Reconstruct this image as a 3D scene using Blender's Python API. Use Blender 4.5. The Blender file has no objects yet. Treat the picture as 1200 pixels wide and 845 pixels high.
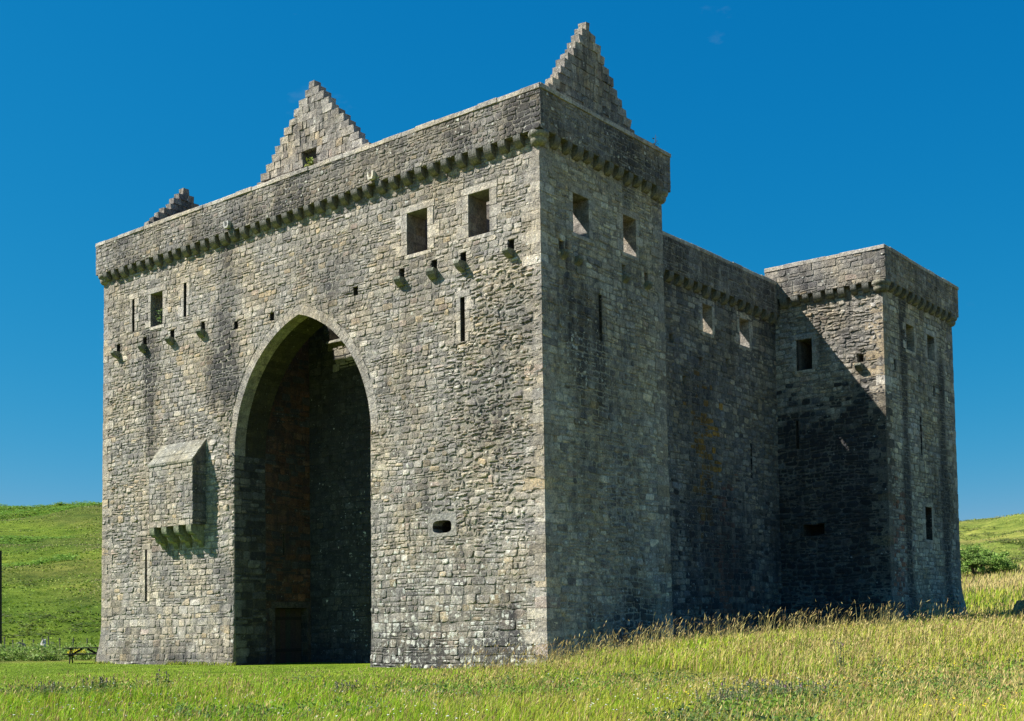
import bpy, math, random
import numpy as np
from mathutils import Vector, Matrix
SC = bpy.context.scene
COL = SC.collection
R = np.random.default_rng(7)
rad = math.radians

# ------------------------------------------------------------------ basics
class MB:
    """collects vertices, faces, a colour (rgb + lichen in alpha) and a stain value per vertex"""
    def __init__(s): s.v=[]; s.c=[]; s.t=[]; s.f=[]; s.n=0
    def add(s, v, faces, col=(.3,.28,.25,0), stain=0.0):
        v=np.asarray(v,float).reshape(-1,3); n=len(v)
        c=np.asarray(col,float)
        if c.ndim==1: c=np.tile(c if len(c)==4 else np.append(c,0),(n,1))
        t=np.asarray(stain,float)
        if t.ndim==0: t=np.full(n,float(t))
        s.v.append(v); s.c.append(c); s.t.append(t)
        for f in faces:
            f=np.asarray(f,int)
            if f.ndim==1: f=f[None]
            s.f.append(f+s.n)
        s.n+=n
    def quad(s,a,b,c,d,col=(.3,.28,.25,0),stain=0.0): s.add([a,b,c,d],[[0,1,2,3]],col,stain)
    def box(s, P, col=(.3,.28,.25,0), stain=0.0):
        """P: 8 corners, bottom 4 (ccw from above) then top 4"""
        s.add(P,[[3,2,1,0],[4,5,6,7],[0,1,5,4],[1,2,6,5],[2,3,7,6],[3,0,4,7]],col,stain)
    def abox(s,x0,x1,y0,y1,z0,z1,col=(.3,.28,.25,0),stain=0.0,jit=0.0):
        P=np.array([(x0,y0,z0),(x1,y0,z0),(x1,y1,z0),(x0,y1,z0),(x0,y0,z1),(x1,y0,z1),(x1,y1,z1),(x0,y1,z1)],float)
        if jit: P=P+R.uniform(-jit,jit,P.shape)
        s.box(P,col,stain)
    def prism(s, prof, x0, x1, col=(.3,.28,.25,0), stain=0.0):
        """profile in (y,z), extruded along x"""
        n=len(prof)
        v=[(x0,y,z) for y,z in prof]+[(x1,y,z) for y,z in prof]
        F=[[i,(i+1)%n,n+(i+1)%n,n+i] for i in range(n)]
        s.add(v,F+[list(range(n))[::-1]]+[list(range(n,2*n))],col,stain)
    def tube(s,p,q,r0,r1,col,n=7):
        p=np.array(p,float);q=np.array(q,float);d=q-p;d/=np.linalg.norm(d)
        a=np.cross(d,(0,0,1.) if abs(d[2])<.9 else (1.,0,0));a/=np.linalg.norm(a);b=np.cross(d,a)
        an=np.arange(n)/n*2*math.pi
        ring=np.cos(an)[:,None]*a+np.sin(an)[:,None]*b
        v=np.vstack([p+ring*r0,q+ring*r1])
        s.add(v,[[i,(i+1)%n,n+(i+1)%n,n+i] for i in range(n)]+[list(range(n))[::-1],list(range(n,2*n))],col)
    def lathe(s,cx,cy,prof,col,n=20,stain=0.0):
        an=np.arange(n)/n*2*math.pi
        v=[(cx+r*math.cos(a),cy+r*math.sin(a),z) for r,z in prof for a in an]
        F=[]
        for k in range(len(prof)-1):
            for i in range(n):
                F.append([k*n+i,k*n+(i+1)%n,(k+1)*n+(i+1)%n,(k+1)*n+i])
        s.add(v,F,col,stain)
    def build(s,name,mat,parent=None,smooth=False):
        v=np.concatenate(s.v); c=np.concatenate(s.c); t=np.concatenate(s.t)
        loops=np.concatenate([f.ravel() for f in s.f])
        tot=np.concatenate([np.full(len(f),f.shape[1]) for f in s.f])
        st=np.concatenate([[0],np.cumsum(tot)[:-1]])
        me=bpy.data.meshes.new(name)
        me.vertices.add(len(v)); me.vertices.foreach_set('co',v.astype(np.float32).ravel())
        me.loops.add(len(loops)); me.loops.foreach_set('vertex_index',loops.astype(np.int32))
        me.polygons.add(len(tot)); me.polygons.foreach_set('loop_start',st.astype(np.int32)); me.polygons.foreach_set('loop_total',tot.astype(np.int32))
        me.polygons.foreach_set('use_smooth',np.full(len(tot),smooth))
        a=me.attributes.new('Col','FLOAT_COLOR','POINT'); a.data.foreach_set('color',c.astype(np.float32).ravel())
        a=me.attributes.new('stain','FLOAT','POINT'); a.data.foreach_set('value',t.astype(np.float32))
        me.update(calc_edges=True); me.validate()
        me.materials.append(mat)
        o=bpy.data.objects.new(name,me); COL.objects.link(o)
        if parent is not None: o.parent=parent
        return o
def empty(name,loc=(0,0,0)):
    o=bpy.data.objects.new(name,None); o.location=loc; o.empty_display_size=.5; COL.objects.link(o); return o
def tag(o,label,cat,group=None):
    o['label']=label; o['category']=cat
    if group: o['group']=group
    return o
def place(o,M): o.matrix_world=M; return o

_k=R.normal(size=(14,2)); _ph=R.uniform(0,6.28,14)
def noi(u,z,scale=1.0,seed=0):
    """smooth pseudo noise about -1..1"""
    r=np.random.default_rng(100+seed); k=r.normal(size=(9,2)); ph=r.uniform(0,6.28,9)
    u=np.asarray(u,float);z=np.asarray(z,float); o=0
    for (a,b),p in zip(k,ph): o=o+np.sin((a*u+b*z)*scale*1.6+p)
    return o/3.2
def sstep(a,b,x):
    t=np.clip((np.asarray(x,float)-a)/(b-a),0,1); return t*t*(3-2*t)

# ------------------------------------------------------------------ materials
def newmat(name):
    m=bpy.data.materials.new(name); m.use_nodes=True
    nt=m.node_tree; nt.nodes.clear()
    return m,nt,nt.nodes,nt.links
def N(ns,t,**kw):
    n=ns.new(t)
    for k,v in kw.items():
        if k.startswith('i_'): n.inputs[k[2:].replace('_',' ')].default_value=v
        else: setattr(n,k,v)
    return n
def ramp(ns,pts):
    r=ns.new('ShaderNodeValToRGB'); e=r.color_ramp.elements
    while len(e)<len(pts): e.new(.5)
    for x,(p,c) in zip(e,pts): x.position=p; x.color=c if len(c)==4 else (*c,1)
    return r
def mix(ns,ln,fac,a,b,bt='MIX'):
    n=ns.new('ShaderNodeMix'); n.data_type='RGBA'; n.blend_type=bt
    for s,x in ((0,fac),(6,a),(7,b)):
        if hasattr(x,'links'): ln.new(x,n.inputs[s])
        else: n.inputs[s].default_value=x if s==0 else (x if len(x)==4 else (*x,1))
    return n.outputs[2]
def math_(ns,ln,op,a,b=None):
    n=ns.new('ShaderNodeMath'); n.operation=op
    for s,x in ((0,a),(1,b)):
        if x is None: continue
        if hasattr(x,'links'): ln.new(x,n.inputs[s])
        else: n.inputs[s].default_value=x
    return n.outputs[0]

def masonry_mat():
    m,nt,ns,ln=newmat('lichened sandstone')
    out=N(ns,'ShaderNodeOutputMaterial'); b=N(ns,'ShaderNodeBsdfPrincipled'); ln.new(b.outputs[0],out.inputs[0])
    b.inputs['Roughness'].default_value=.93; b.inputs['Specular IOR Level'].default_value=.15
    at=N(ns,'ShaderNodeAttribute',attribute_name='Col'); st=N(ns,'ShaderNodeAttribute',attribute_name='stain')
    tc=N(ns,'ShaderNodeTexCoord'); P=tc.outputs['Object']
    n1=N(ns,'ShaderNodeTexNoise',i_Scale=3.2,i_Detail=8.0,i_Roughness=.68); ln.new(P,n1.inputs['Vector'])
    r1=ramp(ns,[(.28,(.50,.50,.52)),(.5,(1,1,1)),(.72,(1.42,1.38,1.28))]); ln.new(n1.outputs[0],r1.inputs[0])
    c=mix(ns,ln,1.0,at.outputs['Color'],r1.outputs[0],'MULTIPLY')
    n1b=N(ns,'ShaderNodeTexNoise',i_Scale=17.0,i_Detail=5.0,i_Roughness=.75); ln.new(P,n1b.inputs['Vector'])
    r1b=ramp(ns,[(.30,(.30,.30,.32)),(.5,(1,1,1)),(.70,(1.75,1.72,1.6))]); ln.new(n1b.outputs[0],r1b.inputs[0])
    c=mix(ns,ln,.85,c,mix(ns,ln,1.0,c,r1b.outputs[0],'MULTIPLY'))
    # warm iron tint in broad patches
    n2=N(ns,'ShaderNodeTexNoise',i_Scale=.55,i_Detail=4.0); ln.new(P,n2.inputs['Vector'])
    r2=ramp(ns,[(.42,(.95,.97,1.03)),(.62,(1.06,1.0,.90))]); ln.new(n2.outputs[0],r2.inputs[0])
    c=mix(ns,ln,.8,c,mix(ns,ln,1.0,c,r2.outputs[0],'MULTIPLY'))
    # dark weathering plus painted wall shade, drawn out vertically, scaled by the stain attribute
    mp=N(ns,'ShaderNodeMapping'); mp.inputs['Scale'].default_value=(1.5,1.5,.22); ln.new(P,mp.inputs['Vector'])
    n3=N(ns,'ShaderNodeTexNoise',i_Scale=1.3,i_Detail=7.0,i_Roughness=.7); ln.new(mp.outputs[0],n3.inputs['Vector'])
    n3b=N(ns,'ShaderNodeTexNoise',i_Scale=5.0,i_Detail=6.0,i_Roughness=.7); ln.new(P,n3b.inputs['Vector'])
    s=math_(ns,ln,'ADD',math_(ns,ln,'MULTIPLY',n3.outputs[0],.7),math_(ns,ln,'MULTIPLY',n3b.outputs[0],.3))
    s=math_(ns,ln,'ADD',s,math_(ns,ln,'MULTIPLY',st.outputs['Fac'],.36))
    r3=ramp(ns,[(.50,(0,0,0)),(.80,(1,1,1))]); ln.new(s,r3.inputs[0])
    c=mix(ns,ln,math_(ns,ln,'MULTIPLY',r3.outputs[0],.86),c,(.042,.041,.044))
    # pale lichen blotches and dots
    v=N(ns,'ShaderNodeTexVoronoi',i_Scale=4.2); 
    n4=N(ns,'ShaderNodeTexNoise',i_Scale=11.0,i_Detail=4.0); ln.new(P,n4.inputs['Vector'])
    add=N(ns,'ShaderNodeVectorMath',operation='MULTIPLY_ADD'); ln.new(n4.outputs['Color'],add.inputs[0]); add.inputs[1].default_value=(.22,.22,.22); ln.new(P,add.inputs[2])
    ln.new(add.outputs[0],v.inputs['Vector'])
    sep=N(ns,'ShaderNodeSeparateColor'); ln.new(v.outputs['Color'],sep.inputs[0])
    rad_=math_(ns,ln,'MULTIPLY',math_(ns,ln,'SUBTRACT',math_(ns,ln,'ADD',sep.outputs[0],at.outputs['Alpha']),.84),.46)
    lic=N(ns,'ShaderNodeMapRange',interpolation_type='SMOOTHSTEP'); ln.new(math_(ns,ln,'SUBTRACT',rad_,v.outputs['Distance']),lic.inputs[0]); lic.inputs[1].default_value=-.015; lic.inputs[2].default_value=.035
    n5=N(ns,'ShaderNodeTexNoise',i_Scale=7.0,i_Detail=8.0,i_Roughness=.8); ln.new(P,n5.inputs['Vector'])
    r5=ramp(ns,[(.58,(0,0,0)),(.64,(1,1,1))]); 
    ln.new(math_(ns,ln,'ADD',n5.outputs[0],math_(ns,ln,'MULTIPLY',math_(ns,ln,'SUBTRACT',at.outputs['Alpha'],.40),.10)),r5.inputs[0])
    f=math_(ns,ln,'MAXIMUM',lic.outputs[0],math_(ns,ln,'MULTIPLY',r5.outputs[0],.7))
    n6=N(ns,'ShaderNodeTexNoise',i_Scale=2.0); ln.new(P,n6.inputs['Vector'])
    lc=ramp(ns,[(.4,(.54,.54,.49)),(.6,(.70,.68,.58))]); ln.new(n6.outputs[0],lc.inputs[0])
    c=mix(ns,ln,math_(ns,ln,'MULTIPLY',f,.88),c,lc.outputs[0])
    ln.new(c,b.inputs['Base Color'])
    nb=N(ns,'ShaderNodeTexNoise',i_Scale=9.0,i_Detail=9.0,i_Roughness=.72); ln.new(P,nb.inputs['Vector'])
    bp=N(ns,'ShaderNodeBump',i_Strength=1.0,i_Distance=.075); ln.new(nb.outputs[0],bp.inputs['Height']); ln.new(bp.outputs[0],b.inputs['Normal'])
    return m
def attr_mat(name,rough=.9,noise=0.0,nscale=8.0,transl=0.0,bump=0.0,spec=.2,up=0.0):
    m,nt,ns,ln=newmat(name)
    out=N(ns,'ShaderNodeOutputMaterial'); b=N(ns,'ShaderNodeBsdfPrincipled')
    b.inputs['Roughness'].default_value=rough; b.inputs['Specular IOR Level'].default_value=spec
    at=N(ns,'ShaderNodeAttribute',attribute_name='Col'); c=at.outputs['Color']
    if noise:
        tc=N(ns,'ShaderNodeTexCoord'); n1=N(ns,'ShaderNodeTexNoise',i_Scale=nscale,i_Detail=6.0,i_Roughness=.65); ln.new(tc.outputs['Object'],n1.inputs['Vector'])
        r=ramp(ns,[(.25,(1-noise,)*3),(.75,(1+noise,)*3)]); ln.new(n1.outputs[0],r.inputs[0]); c=mix(ns,ln,1.0,c,r.outputs[0],'MULTIPLY')
        if bump:
            bp=N(ns,'ShaderNodeBump',i_Strength=bump,i_Distance=.05); ln.new(n1.outputs[0],bp.inputs['Height']); ln.new(bp.outputs[0],b.inputs['Normal'])
    ln.new(c,b.inputs['Base Color'])
    if up:   # thin blades scatter light like the sward as a whole: bend the shading normal upwards
        ge=N(ns,'ShaderNodeNewGeometry'); vm=N(ns,'ShaderNodeVectorMath',operation='MULTIPLY_ADD'); ln.new(ge.outputs['Normal'],vm.inputs[0]); vm.inputs[1].default_value=(1-up,)*3; vm.inputs[2].default_value=(0,0,up)
        nm=N(ns,'ShaderNodeVectorMath',operation='NORMALIZE'); ln.new(vm.outputs[0],nm.inputs[0]); ln.new(nm.outputs[0],b.inputs['Normal'])
    if transl:
        t=N(ns,'ShaderNodeBsdfTranslucent'); ln.new(c,t.inputs[0]); ms=N(ns,'ShaderNodeMixShader'); ms.inputs[0].default_value=transl
        ln.new(b.outputs[0],ms.inputs[1]); ln.new(t.outputs[0],ms.inputs[2]); ln.new(ms.outputs[0],out.inputs[0])
    else: ln.new(b.outputs[0],out.inputs[0])
    return m
STONE=masonry_mat()
GRASS=attr_mat('meadow grass',.7,0,8,.3,0,.08,.55)
LEAF=attr_mat('leaves',.6,0,8,.3,0,.12,.35)
WOOD=attr_mat('weathered wood',.85,.35,14,0,.5)
def ground_mat():
    m,nt,ns,ln=newmat('turf')
    out=N(ns,'ShaderNodeOutputMaterial'); b=N(ns,'ShaderNodeBsdfPrincipled'); ln.new(b.outputs[0],out.inputs[0])
    b.inputs['Roughness'].default_value=.95; b.inputs['Specular IOR Level'].default_value=.05
    at=N(ns,'ShaderNodeAttribute',attribute_name='Col'); tc=N(ns,'ShaderNodeTexCoord'); P=tc.outputs['Object']; c=at.outputs['Color']
    for sc,dt,lo,hi in ((.035,5.0,(.55,.68,.6),(1.45,1.2,1.3)),(.3,6.0,(.48,.58,.5),(1.5,1.36,1.4)),(3.0,5.0,(.72,.76,.7),(1.28,1.24,1.25))):
        n=N(ns,'ShaderNodeTexNoise',i_Scale=sc,i_Detail=dt,i_Roughness=.65); ln.new(P,n.inputs['Vector'])
        r=ramp(ns,[(.3,lo),(.7,hi)]); ln.new(n.outputs[0],r.inputs[0]); c=mix(ns,ln,1.0,c,r.outputs[0],'MULTIPLY')
    ln.new(c,b.inputs['Base Color'])
    nb=N(ns,'ShaderNodeTexNoise',i_Scale=.8,i_Detail=10.0,i_Roughness=.75); ln.new(P,nb.inputs['Vector'])
    bp=N(ns,'ShaderNodeBump',i_Strength=.9,i_Distance=.5); ln.new(nb.outputs[0],bp.inputs['Height']); ln.new(bp.outputs[0],b.inputs['Normal'])
    return m
GROUND=ground_mat()

# ------------------------------------------------------------------ masonry generator
PAL=np.array([(.300,.283,.245),(.345,.325,.28),(.245,.232,.208),(.335,.30,.235),(.385,.365,.315),(.27,.25,.215),(.38,.31,.20),(.33,.27,.23),(.21,.20,.19)])
PAL=PAL.mean(1,keepdims=True)*np.array([1.0,.985,.95])/.978+(PAL-PAL.mean(1,keepdims=True))*.7
PAL=PAL*np.array([1.235,1.185,1.155])
PW={'front':[.26,.2,.14,.13,.1,.1,.03,.02,.02],'dark':[.2,.08,.25,.05,.04,.2,.01,.03,.14],'ochre':[.12,.2,.03,.3,.16,.03,.15,.01,0]}
RED=np.array([(.20,.135,.10),(.24,.16,.115),(.16,.115,.095),(.22,.175,.14),(.13,.105,.095)])
def palcol(rng,kind):
    if kind=='red': c=RED[rng.choice(5)]
    elif kind=='rust': c=np.array((.36,.21,.055))
    elif kind=='soot': c=PAL[rng.choice(9,p=PW['dark'])]*np.array([.22,.235,.265])  # deep shade painted into the stone colour
    elif kind=='redsoot': c=RED[rng.choice(5)]*np.array([.74,.58,.48])  # red stone, darkened to paint the recess shade
    elif kind=='pink': c=RED[rng.choice(5)]*np.array([1.5,1.12,1.0])
    elif kind=='slate': c=PAL[rng.choice(9,p=PW['dark'])]*np.array([.52,.56,.62])  # stone darkened and cooled: painted shade for shadowed walls
    elif kind=='moss': c=PAL[rng.choice(9,p=PW['dark'])]*np.array([1.42,1.42,1.30])  # stone lightened to paint ambient light on the shaded flanks
    elif kind=='murk': c=PAL[rng.choice(9,p=PW['dark'])]*np.array([.88,.88,.84])  # stone slightly darkened: soft painted shade
    else: c=PAL[rng.choice(9,p=PW[kind])]
    return c*rng.uniform(.76,1.2)
class Wall:
    def __init__(s,O,U,Nn,L,z0,z1,T=1.3,off=None,eL=0,eR=0,ops=(),seed=1,offL=None,offR=None):
        s.O=np.array(O,float);s.U=np.array(U,float);s.N=np.array(Nn,float);s.L=L;s.z0=z0;s.z1=z1;s.T=T
        s.off=off or (lambda z:np.zeros_like(np.asarray(z,float)));s.eL=eL;s.eR=eR;s.ops=list(ops);s.seed=seed;s.offL=offL;s.offR=offR
    def P(s,u,z,d):
        u=np.asarray(u,float);z=np.asarray(z,float);d=np.asarray(d,float); o=s.off(z)
        u2=u+(s.offR(z) if s.offR else o)*s.eR*np.clip(1-(s.L-u)/2,0,1)-(s.offL(z) if s.offL else o)*s.eL*np.clip(1-u/2,0,1)
        return s.O+u2[...,None]*s.U+(d+o)[...,None]*s.N+z[...,None]*np.array([0,0,1.])
    def Pin(s,u,z):
        u=np.asarray(u,float);z=np.asarray(z,float)
        return s.O+u[...,None]*s.U-s.T*s.N+z[...,None]*np.array([0,0,1.])
class Op:
    """opening: zlo..zhi, fL(z), fR(z); rect by default"""
    def __init__(s,u0,u1,z0,z1,fL=None,fR=None,blind=None,dark=0):
        s.u0,s.u1,s.zlo,s.zhi=u0,u1,z0,z1; s.fL=fL or (lambda z:u0); s.fR=fR or (lambda z:u1); s.curved=fL is not None; s.blind=blind; s.dark=dark
def subtract(quads,ops):
    out=[]
    for q in quads:
        todo=[q]
        for op in ops:
            nxt=[]
            for (a0,b0,a1,b1,za,zb) in todo:   # bottom a0..b0, top a1..b1
                if zb<=op.zlo+1e-6 or za>=op.zhi-1e-6: nxt.append((a0,b0,a1,b1,za,zb)); continue
                lo=min(op.fL(max(za,op.zlo)),op.fL(min(zb,op.zhi)));hi=max(op.fR(max(za,op.zlo)),op.fR(min(zb,op.zhi)))
                if max(b0,b1)<=lo or min(a0,a1)>=hi: nxt.append((a0,b0,a1,b1,za,zb)); continue
                h=zb-za
                def at(z):
                    t=(z-za)/h; return a0+(a1-a0)*t, b0+(b1-b0)*t
                if za<op.zlo-.03: x,y=at(op.zlo); nxt.append((a0,b0,x,y,za,op.zlo))
                if zb>op.zhi+.03: x,y=at(op.zhi); nxt.append((x,y,a1,b1,op.zhi,zb))
                z_,Z_=max(za,op.zlo),min(zb,op.zhi)
                (x0,y0),(x1,y1)=at(z_),at(Z_)
                l0,l1=min(y0,op.fL(z_)),min(y1,op.fL(Z_))
                if l0-x0>.05 or l1-x1>.05: nxt.append((x0,max(l0,x0+.01),x1,max(l1,x1+.01),z_,Z_))
                r0,r1=max(x0,op.fR(z_)),max(x1,op.fR(Z_))
                if y0-r0>.05 or y1-r1>.05: nxt.append((min(r0,y0-.01),y0,min(r1,y1-.01),y1,z_,Z_))
            todo=nxt
        out+=todo
    return out
def skin(mb,w,size=1.0,relief=1.0,kind='front',lichen=.2,stain=None,sizef=None,kindf=None,lichf=None,rub=None,warp=.045,blocks=()):
    """stone relief over the outer face of wall w"""
    rng=np.random.default_rng(w.seed)
    raw=[]
    z=w.z0
    while z<w.z1-.03:
        sz=size*(sizef(z) if sizef else 1.0)
        h=rng.uniform(.19,.33)*sz
        if w.z1-(z+h)<.14: h=w.z1-z
        u=0.0
        while u<w.L-1e-6:
            rb=float(rub(u,z)) if rub else 0.0
            if h>.2*sz and rng.random()<.12+.28*max(rb,0):
                run=min(rng.uniform(.5,1.5)*sz,w.L-u)
                if w.L-(u+run)<.2: run=w.L-u
                k=2 if h<.3 or rng.random()<.6 else 3
                cut=[0]+sorted(np.clip((np.arange(1,k)/k+rng.uniform(-.12,.12,k-1)),.2,.8))+[1]
                for i in range(k):
                    x=u
                    while x<u+run-1e-6:
                        ww=rng.uniform(.18,.62)*sz
                        if u+run-(x+ww)<.14: ww=u+run-x
                        raw.append((x,x+ww,x,x+ww,z+h*cut[i],z+h*cut[i+1])); x+=ww
                u+=run
            else:
                ww=h*rng.uniform(.8,2.3)
                if w.L-(u+ww)<.16: ww=w.L-u
                raw.append((u,u+ww,u,u+ww,z,z+h)); u+=ww
        z+=h
    q=subtract(raw,list(w.ops)+list(blocks))
    q=[t for t in q if t[5]-t[4]>.045 and max(t[1]-t[0],t[3]-t[2])>.06]
    q=np.array(q); n=len(q)
    full=(q[:,0]==q[:,2])&(q[:,1]==q[:,3]); rb_=(np.clip(rub((q[:,0]+q[:,1])/2,q[:,4]),0,1) if rub else 0.0); dz=rng.normal(0,.014,n)*full*size*(1+1.8*rb_); q[:,4]+=dz; q[:,5]+=dz*.6+rng.normal(0,.008,n)*full
    uc=(q[:,0]+q[:,1]+q[:,2]+q[:,3])/4; zc=(q[:,4]+q[:,5])/2
    wd=np.maximum((q[:,1]-q[:,0]+q[:,3]-q[:,2])/2,.05); ht=q[:,5]-q[:,4]
    rb=(np.clip(rub(uc,zc),0,1) if rub else np.zeros(n))
    gap=np.minimum(.004+.004*rb+rng.uniform(0,.007,n),.16*np.minimum(wd,ht))
    ch=np.minimum(rng.uniform(.008,.075,(n,4))*(1+.6*rb[:,None]),.3*np.minimum(wd,ht)[:,None])
    bev=np.minimum(rng.uniform(.012,.03,n)*(1+.8*rb),.22*np.minimum(wd,ht))
    H=(rng.uniform(-.003,.017,n)+.026*rb*rng.uniform(-.4,1,n)+ (rng.random(n)<.05)*.02)*relief
    tx=rng.normal(0,.05,n)*(1+1.1*rb)*relief; tz=rng.normal(0,.07,n)*(1+1.1*rb)*relief
    sx=np.array([-1,1,1,1,1,-1,-1,-1.]); sy=np.array([-1,-1,-1,1,1,1,1,-1.])
    # outline: start bottom-left going ccw, two points per corner
    def ring(ins):
        A=1-2*(gap+ins)/wd; B=1-2*(gap+ins)/ht
        cu=2*ch/wd[:,None]; cv=2*ch/ht[:,None]
        a=np.stack([-A+cu[:,0],A-cu[:,1],A,A,A-cu[:,2],-A+cu[:,3],-A,-A],1)
        b=np.stack([-B,-B,-B+cv[:,1],B-cv[:,2],B,B,B-cv[:,3],-B+cv[:,0]],1)
        return a,b
    jit=rng.normal(0,.010,(n,8,2))*(1+2.0*rb)[:,None,None]
    def bil(a,b):
        s=(a+1)/2; t=(b+1)/2
        lo=q[:,0:1]+(q[:,1]-q[:,0])[:,None]*s; hi=q[:,2:3]+(q[:,3]-q[:,2])[:,None]*s
        return lo+(hi-lo)*t, q[:,4:5]+ht[:,None]*t
    V=[]
    for k,(ins,dd) in enumerate(((0*bev,None),(.35*bev,.55),(bev,0.0))):
        a,b=ring(ins); u,zz=bil(a,b); u=u+jit[...,0]; zz=zz+jit[...,1]
        if dd is None: d=np.full((n,8),-.06)
        else: d=(H-dd*bev)[:,None]+tx[:,None]*(u-uc[:,None])+tz[:,None]*(zz-zc[:,None])
        V.append((u,zz,d))
    a=rng.uniform(-.3,.3,(n,1)); b=rng.uniform(-.3,.3,(n,1)); u,zz=bil(a,b)
    V.append((u,zz,(H+rng.uniform(-.004,.012,n)*relief+.01*rb)[:,None]+tx[:,None]*(u-uc[:,None])+tz[:,None]*(zz-zc[:,None])))
    u=np.concatenate([v[0] for v in V],1); zz=np.concatenate([v[1] for v in V],1); d=np.concatenate([v[2] for v in V],1)
    if warp:
        m=np.ones_like(u)
        for op in list(w.ops)+list(blocks):
            x0,x1=(op.u0,op.u1)
            dist=np.maximum(np.maximum(x0-u,u-x1),np.maximum(op.zlo-zz,zz-op.zhi)); m*=sstep(0.02,.6,dist)
        m*=sstep(0,.5,w.z1-zz)*sstep(0,.5,zz-w.z0)
        zz=zz+warp*noi(u,zz,.55,w.seed)*m
    P=w.P(u,zz,d)
    base=np.array([palcol(rng,kindf(x,y,rng) if kindf else kind) for x,y in zip(uc,zc)])
    li=(lichf(uc,zc) if lichf else np.full(n,lichen))+rng.uniform(-.22,.22,n)
    c=np.concatenate([base,li[:,None]],1); C=np.repeat(c[:,None,:],25,1)
    S=stain(u,zz) if stain else np.zeros_like(u)
    i=(np.arange(n)*25)[:,None]; k=np.arange(8); k1=(k+1)%8
    F=[]
    for r in (0,8): F.append(np.stack([i+r+k,i+r+k1,i+r+8+k1,i+r+8+k],-1).reshape(-1,4))
    T=np.stack([i+16+k,i+16+k1,i+24+0*k],-1).reshape(-1,3)
    mb.add(P.reshape(-1,3),[F[0],F[1],T],C.reshape(-1,4),S.ravel())
MORT=(.275,.258,.215,.0)
def backing(mb,w,col=MORT,inner=True,top=True,d0=-.011,stain=None,incol=(.17,.15,.13,.05),ends=True):
    """mortar sheet behind the stones, reveals of the openings, inner face and top"""
    zs={w.z0,w.z1}
    for op in w.ops:
        zs|={max(op.zlo,w.z0),min(op.zhi,w.z1)}
        if op.curved: zs|=set(np.linspace(max(op.zlo,w.z0),op.zhi,40))
    zs|=set(np.arange(math.ceil(w.z0),w.z1,.8)); zs|={w.z0+.4,w.z0+.8,w.z0+1.2,w.z0+1.6}
    zs=sorted(z for z in zs if w.z0<=z<=w.z1); zz=[zs[0]]
    for z in zs[1:]:
        if z-zz[-1]>1e-4: zz.append(z)
    us=[0.0]+[x for x in np.arange(2,w.L-1.5,2)]+[w.L]
    for za,zb in zip(zz[:-1],zz[1:]):
        for q in subtract([(0,w.L,0,w.L,za,zb)],w.ops):
            a0,b0,a1,b1,z_,Z_=q
            u=np.array([a0,b0,b1,a1]);z=np.array([z_,z_,Z_,Z_])
            s=stain(u,z) if stain else 0.0
            mb.add(w.P(u,z,np.full(4,d0)),[[0,1,2,3]],col,s)
            if inner: mb.add(w.Pin(u,z),[[3,2,1,0]],incol,.1)
    if top and inner:
        u=np.array([0,w.L,w.L,0.]); z=np.full(4,w.z1)
        p=np.vstack([w.P(u[:2],z[:2],np.full(2,d0)),w.Pin(u[2:],z[2:])]); mb.add(p,[[0,1,2,3]],col,.3)
    if ends and inner:
        for uu,fl in ((0.0,0),(w.L,1)):
            z=np.array([w.z0,w.z1]); A=w.P(np.full(2,uu),z,np.full(2,d0)); B=w.Pin(np.full(2,uu),z)
            mb.add([A[0],A[1],B[1],B[0]],[[0,1,2,3]],col,.2)
    for op in w.ops:
        if op.curved: continue
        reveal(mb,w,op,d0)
def reveal(mb,w,op,d0,rng=np.random.default_rng(3)):
    rk=.62 if w.N[1]<-.5 else .95  # front reveals coloured darker, painting in the window shade
    """jambs, sill and lintel faces of an opening, laid in separate stones"""
    T=w.T if not op.blind else op.blind
    def Q(u,z,t):   # t from face (0) inwards
        u=np.atleast_1d(np.array(u,float));z=np.atleast_1d(np.array(z,float));t=np.array(t,float)
        return w.O+u[:,None]*w.U+z[:,None]*np.array([0,0,1.])+(w.off(z)*(1-t/w.T)-t)[:,None]*w.N
    zs=list(np.arange(op.zlo,op.zhi-.12,.3))+[op.zhi]
    for za,zb in zip(zs[:-1],zs[1:]):
        for u,fl in ((op.u0,0),(op.u1,1)):
            k=rng.uniform(.35,.65)*T
            for t0,t1 in ((0,k),(k,T)):
                c=np.append(palcol(rng,'front')*(.2 if op.dark else rk),.05); e=.004*fl  # dark openings: shade painted into the jamb colour
                p=Q([u,u,u,u],[za,za,zb-.008,zb-.008],[t0,t1-.008,t1-.008,t0])
                mb.add(p,[[0,1,2,3] if fl==0 else [3,2,1,0]],c)
            p=Q([u,u,u,u],[za,za,zb,zb],[0,T,T,0]); p=p+(w.U*(.006 if fl else -.006)); mb.add(p,[[0,1,2,3]],(.2,.18,.15,0))
    for z,fl in ((op.zlo,0),(op.zhi,1)):
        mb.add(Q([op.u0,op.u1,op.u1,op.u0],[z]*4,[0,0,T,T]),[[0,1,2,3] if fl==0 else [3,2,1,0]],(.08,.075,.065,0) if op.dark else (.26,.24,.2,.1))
    if op.blind: mb.add(Q([op.u0,op.u1,op.u1,op.u0],[op.zlo,op.zlo,op.zhi,op.zhi],[T]*4),[[0,1,2,3]],(.035,.033,.03,0))  # near-black back paints the depth of the opening as shade
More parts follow.
